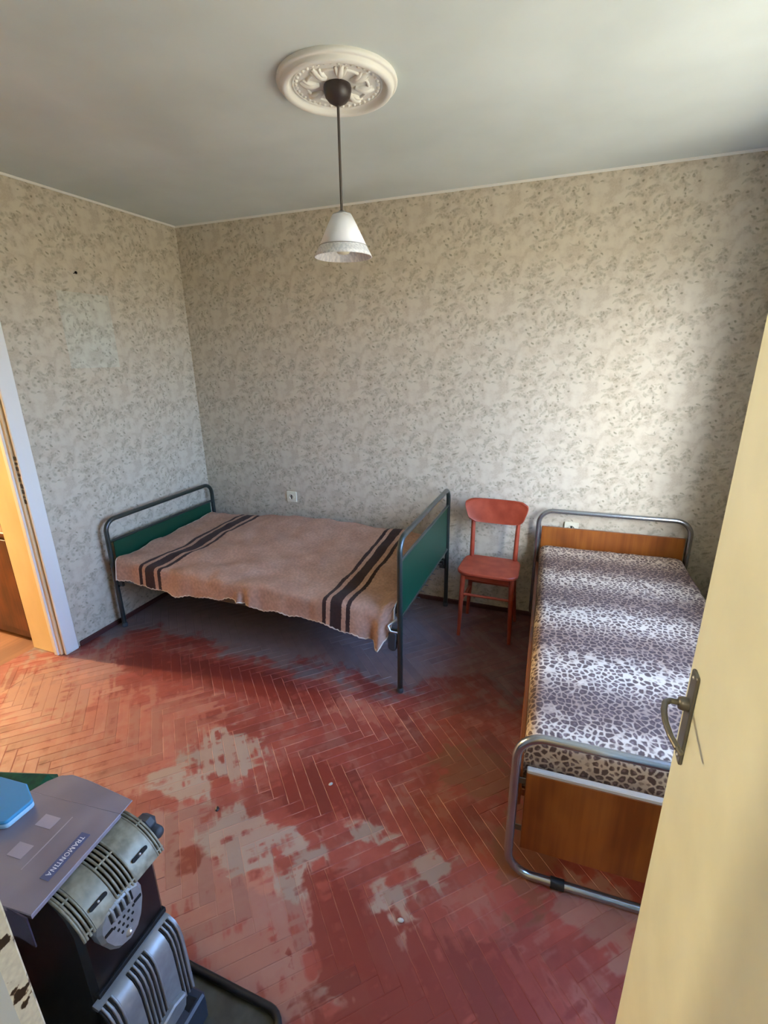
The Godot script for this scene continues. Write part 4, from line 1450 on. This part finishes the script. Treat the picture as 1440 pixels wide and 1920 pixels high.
	pl.call(1.7294, 2.6126, 0.13, 0.0025, M.print_pale, "print_line")
	pl.call(1.5720, 2.6329, 0.055, 0.018, M.print_light, "print_label")
	var tm := TextMesh.new()
	tm.text = "TRAMONTINA"
	var sf := SystemFont.new()
	sf.font_names = PackedStringArray(["Droid Sans"])
	tm.font = sf
	tm.font_size = 32
	tm.pixel_size = 0.00046
	tm.depth = 0.0006
	var w := mesh_obj("lettering", tm, M.print_white, b)
	w.transform = Transform3D(Basis(dir, up, Vector3.UP), Vector3(1.7974, top + 0.0011, 2.6207))

	var pk := thing("blue_packet", "light blue flat packet with paler edge lying on the purple box", "packet")
	var pp := round_poly([Vector2(1.4501, 2.5415), Vector2(1.5466, 2.5324), Vector2(1.6106, 2.5598), Vector2(1.6106, 2.6248), Vector2(1.4501, 2.6938)], 0.012, 4)
	var pz := Transform3D(Basis(Vector3(1, 0, 0), Vector3(0, 0, 1), Vector3(0, 1, 0)), Vector3(0, top + 0.0015, 0))
	obj("base", prism(pp, 0.012, pz, 0.003), M.packet_edge, pk)
	obj("cover", prism(pp, 0.010, pz * Transform3D(Basis(), Vector3(0, 0, 0.0122)), 0.003), M.packet_blue, pk)

func basis_up(n: Vector3) -> Basis:
	var a := n.cross(Vector3(0, 0, 1) if absf(n.z) < 0.9 else Vector3.RIGHT).normalized()
	return Basis(a, n, a.cross(n))

func span_at(xf: Transform3D, c: Vector3, size: Vector3) -> SurfaceTool:
	return box(xf * c, size, 0.0, xf.basis)

# a plate bent along a profile of (x, y), from z a to z b, lifted off the profile
func curved_plate(prof: Array, za: float, zb: float, thick: float, lift: float) -> SurfaceTool:
	var st := begin()
	var up := []
	var dn := []
	for i in prof.size():
		var d: Vector2 = (prof[min(i + 1, prof.size() - 1)] - prof[max(i - 1, 0)]).normalized()
		var n := Vector2(-d.y, d.x)
		if n.x + n.y < 0.0:
			n = -n
		up.append(prof[i] + n * (lift + thick * 0.5))
		dn.append(prof[i] + n * (lift - thick * 0.5))
	for i in prof.size() - 1:
		var a: Vector2 = up[i]
		var b: Vector2 = up[i + 1]
		var c: Vector2 = dn[i]
		var e: Vector2 = dn[i + 1]
		var o := Vector3(a.x - c.x, a.y - c.y, 0)
		smooth(st, 3)
		quad(st, Vector3(a.x, a.y, za), Vector3(b.x, b.y, za), Vector3(b.x, b.y, zb), Vector3(a.x, a.y, zb), o)
		smooth(st, 4)
		quad(st, Vector3(c.x, c.y, za), Vector3(e.x, e.y, za), Vector3(e.x, e.y, zb), Vector3(c.x, c.y, zb), -o)
		flat(st)
		quad(st, Vector3(a.x, a.y, za), Vector3(b.x, b.y, za), Vector3(e.x, e.y, za), Vector3(c.x, c.y, za), Vector3(0, 0, -1))
		quad(st, Vector3(a.x, a.y, zb), Vector3(b.x, b.y, zb), Vector3(e.x, e.y, zb), Vector3(c.x, c.y, zb), Vector3(0, 0, 1))
	for i in [0, prof.size() - 1]:
		var a: Vector2 = up[i]
		var c: Vector2 = dn[i]
		var o: Vector2 = prof[0] - prof[1] if i == 0 else prof[-1] - prof[-2]
		quad(st, Vector3(a.x, a.y, za), Vector3(a.x, a.y, zb), Vector3(c.x, c.y, zb), Vector3(c.x, c.y, za), Vector3(o.x, o.y, 0))
	return st

# ------------------------------------------------------------------ small things
func small_things() -> void:
	var s := thing("green_stool", "dark green velvet upholstered seat on the floor behind the stove", "stool", Vector3(1.086, 0, 2.604), 0.309)
	obj("cushion", box(Vector3(0, 0.335, 0), Vector3(0.56, 0.17, 0.48), 0.035), M.green_velvet, s)
	obj("base", box(Vector3(0, 0.15, 0), Vector3(0.52, 0.22, 0.44), 0.01), M.green_velvet, s)
	for x in [-1, 1]:
		for z in [-1, 1]:
			obj("leg", box(Vector3(0.22 * x, 0.021, 0.18 * z), Vector3(0.04, 0.042, 0.04), 0.004), M.brown_wood, s)
	wall_socket(Vector3(0.795, 0.686, 0), "white wall socket on the wallpaper above the striped blanket")
	wall_socket(Vector3(2.815, 0.662, 0), "white wall socket partly hidden behind the wooden headboard of the chrome bed")
	# crumbs lying about on the parquet
	for c in [[2.398, 2.092, 0.011, M.print_light, "round pale plaster crumb on the red floor nearest the chrome bed"], [1.954, 1.706, 0.010, M.print_light, "small white plaster flake on the red floor in the middle of the room"], [1.581, 1.969, 0.012, M.brown_plastic, "small dark crumb on the worn floor behind the stove"]]:
		var t := thing("floor_crumb", c[4], "crumb", Vector3(c[0], 0.0, c[1]), rng.randf() * TAU)
		var st := begin()
		var r: float = c[2]
		add_lathe(st, [Vector2(0, r * 0.55), Vector2(r * 0.5, r * 0.5), Vector2(r * 0.95, r * 0.25), Vector2(r, 0.0), Vector2(0, 0)], Vector3.ZERO, 7, Basis(Vector3(1, 0, 0), Vector3(0, 1, 0), Vector3(0.2, 0, 0.7)))
		obj("lump", st, c[3], t)
	var n := thing("wall_nail", "small dark nail left in the wallpaper of the left wall", "nail", Vector3(0, 2.184, 0.869))
	obj("shank", tube([Vector3(-0.01, 0, 0), Vector3(0.02, 0.004, 0)], 0.002, 8), M.dark_hole, n)
	obj("head", lathe([Vector2(0, 0.004), Vector2(0.008, 0.002), Vector2(0.008, 0)], Vector3(0.019, 0.004, 0), 10, Basis(Vector3(0, 0, 1), -PI / 2)), M.dark_hole, n)

func wall_socket(at: Vector3, label: String) -> void:
	var t := thing("wall_socket", label, "socket", at)
	obj("plate", prism(round_poly([Vector2(-0.042, -0.042), Vector2(0.042, -0.042), Vector2(0.042, 0.042), Vector2(-0.042, 0.042)], 0.008, 4), 0.012, Transform3D(), 0.003), M.socket_white, t)
	obj("well", lathe([Vector2(0.0225, 0.0), Vector2(0.0225, 0.004), Vector2(0.0195, 0.004), Vector2(0.0185, 0.0008), Vector2(0, 0.0008)], Vector3(0, 0, 0.0118), 28, Basis(Vector3(1, 0, 0), PI / 2)), M.socket_white, t)
	for s in [-1, 1]:
		obj("hole", lathe([Vector2(0, 0.0006), Vector2(0.003, 0.0006), Vector2(0.003, 0)], Vector3(0.0095 * s, 0, 0.0124), 10, Basis(Vector3(1, 0, 0), PI / 2)), M.dark_hole, t)
	obj("contact", box(Vector3(0, 0, 0.0132), Vector3(0.008, 0.034, 0.002), 0.0005), M.dark_hole, t)
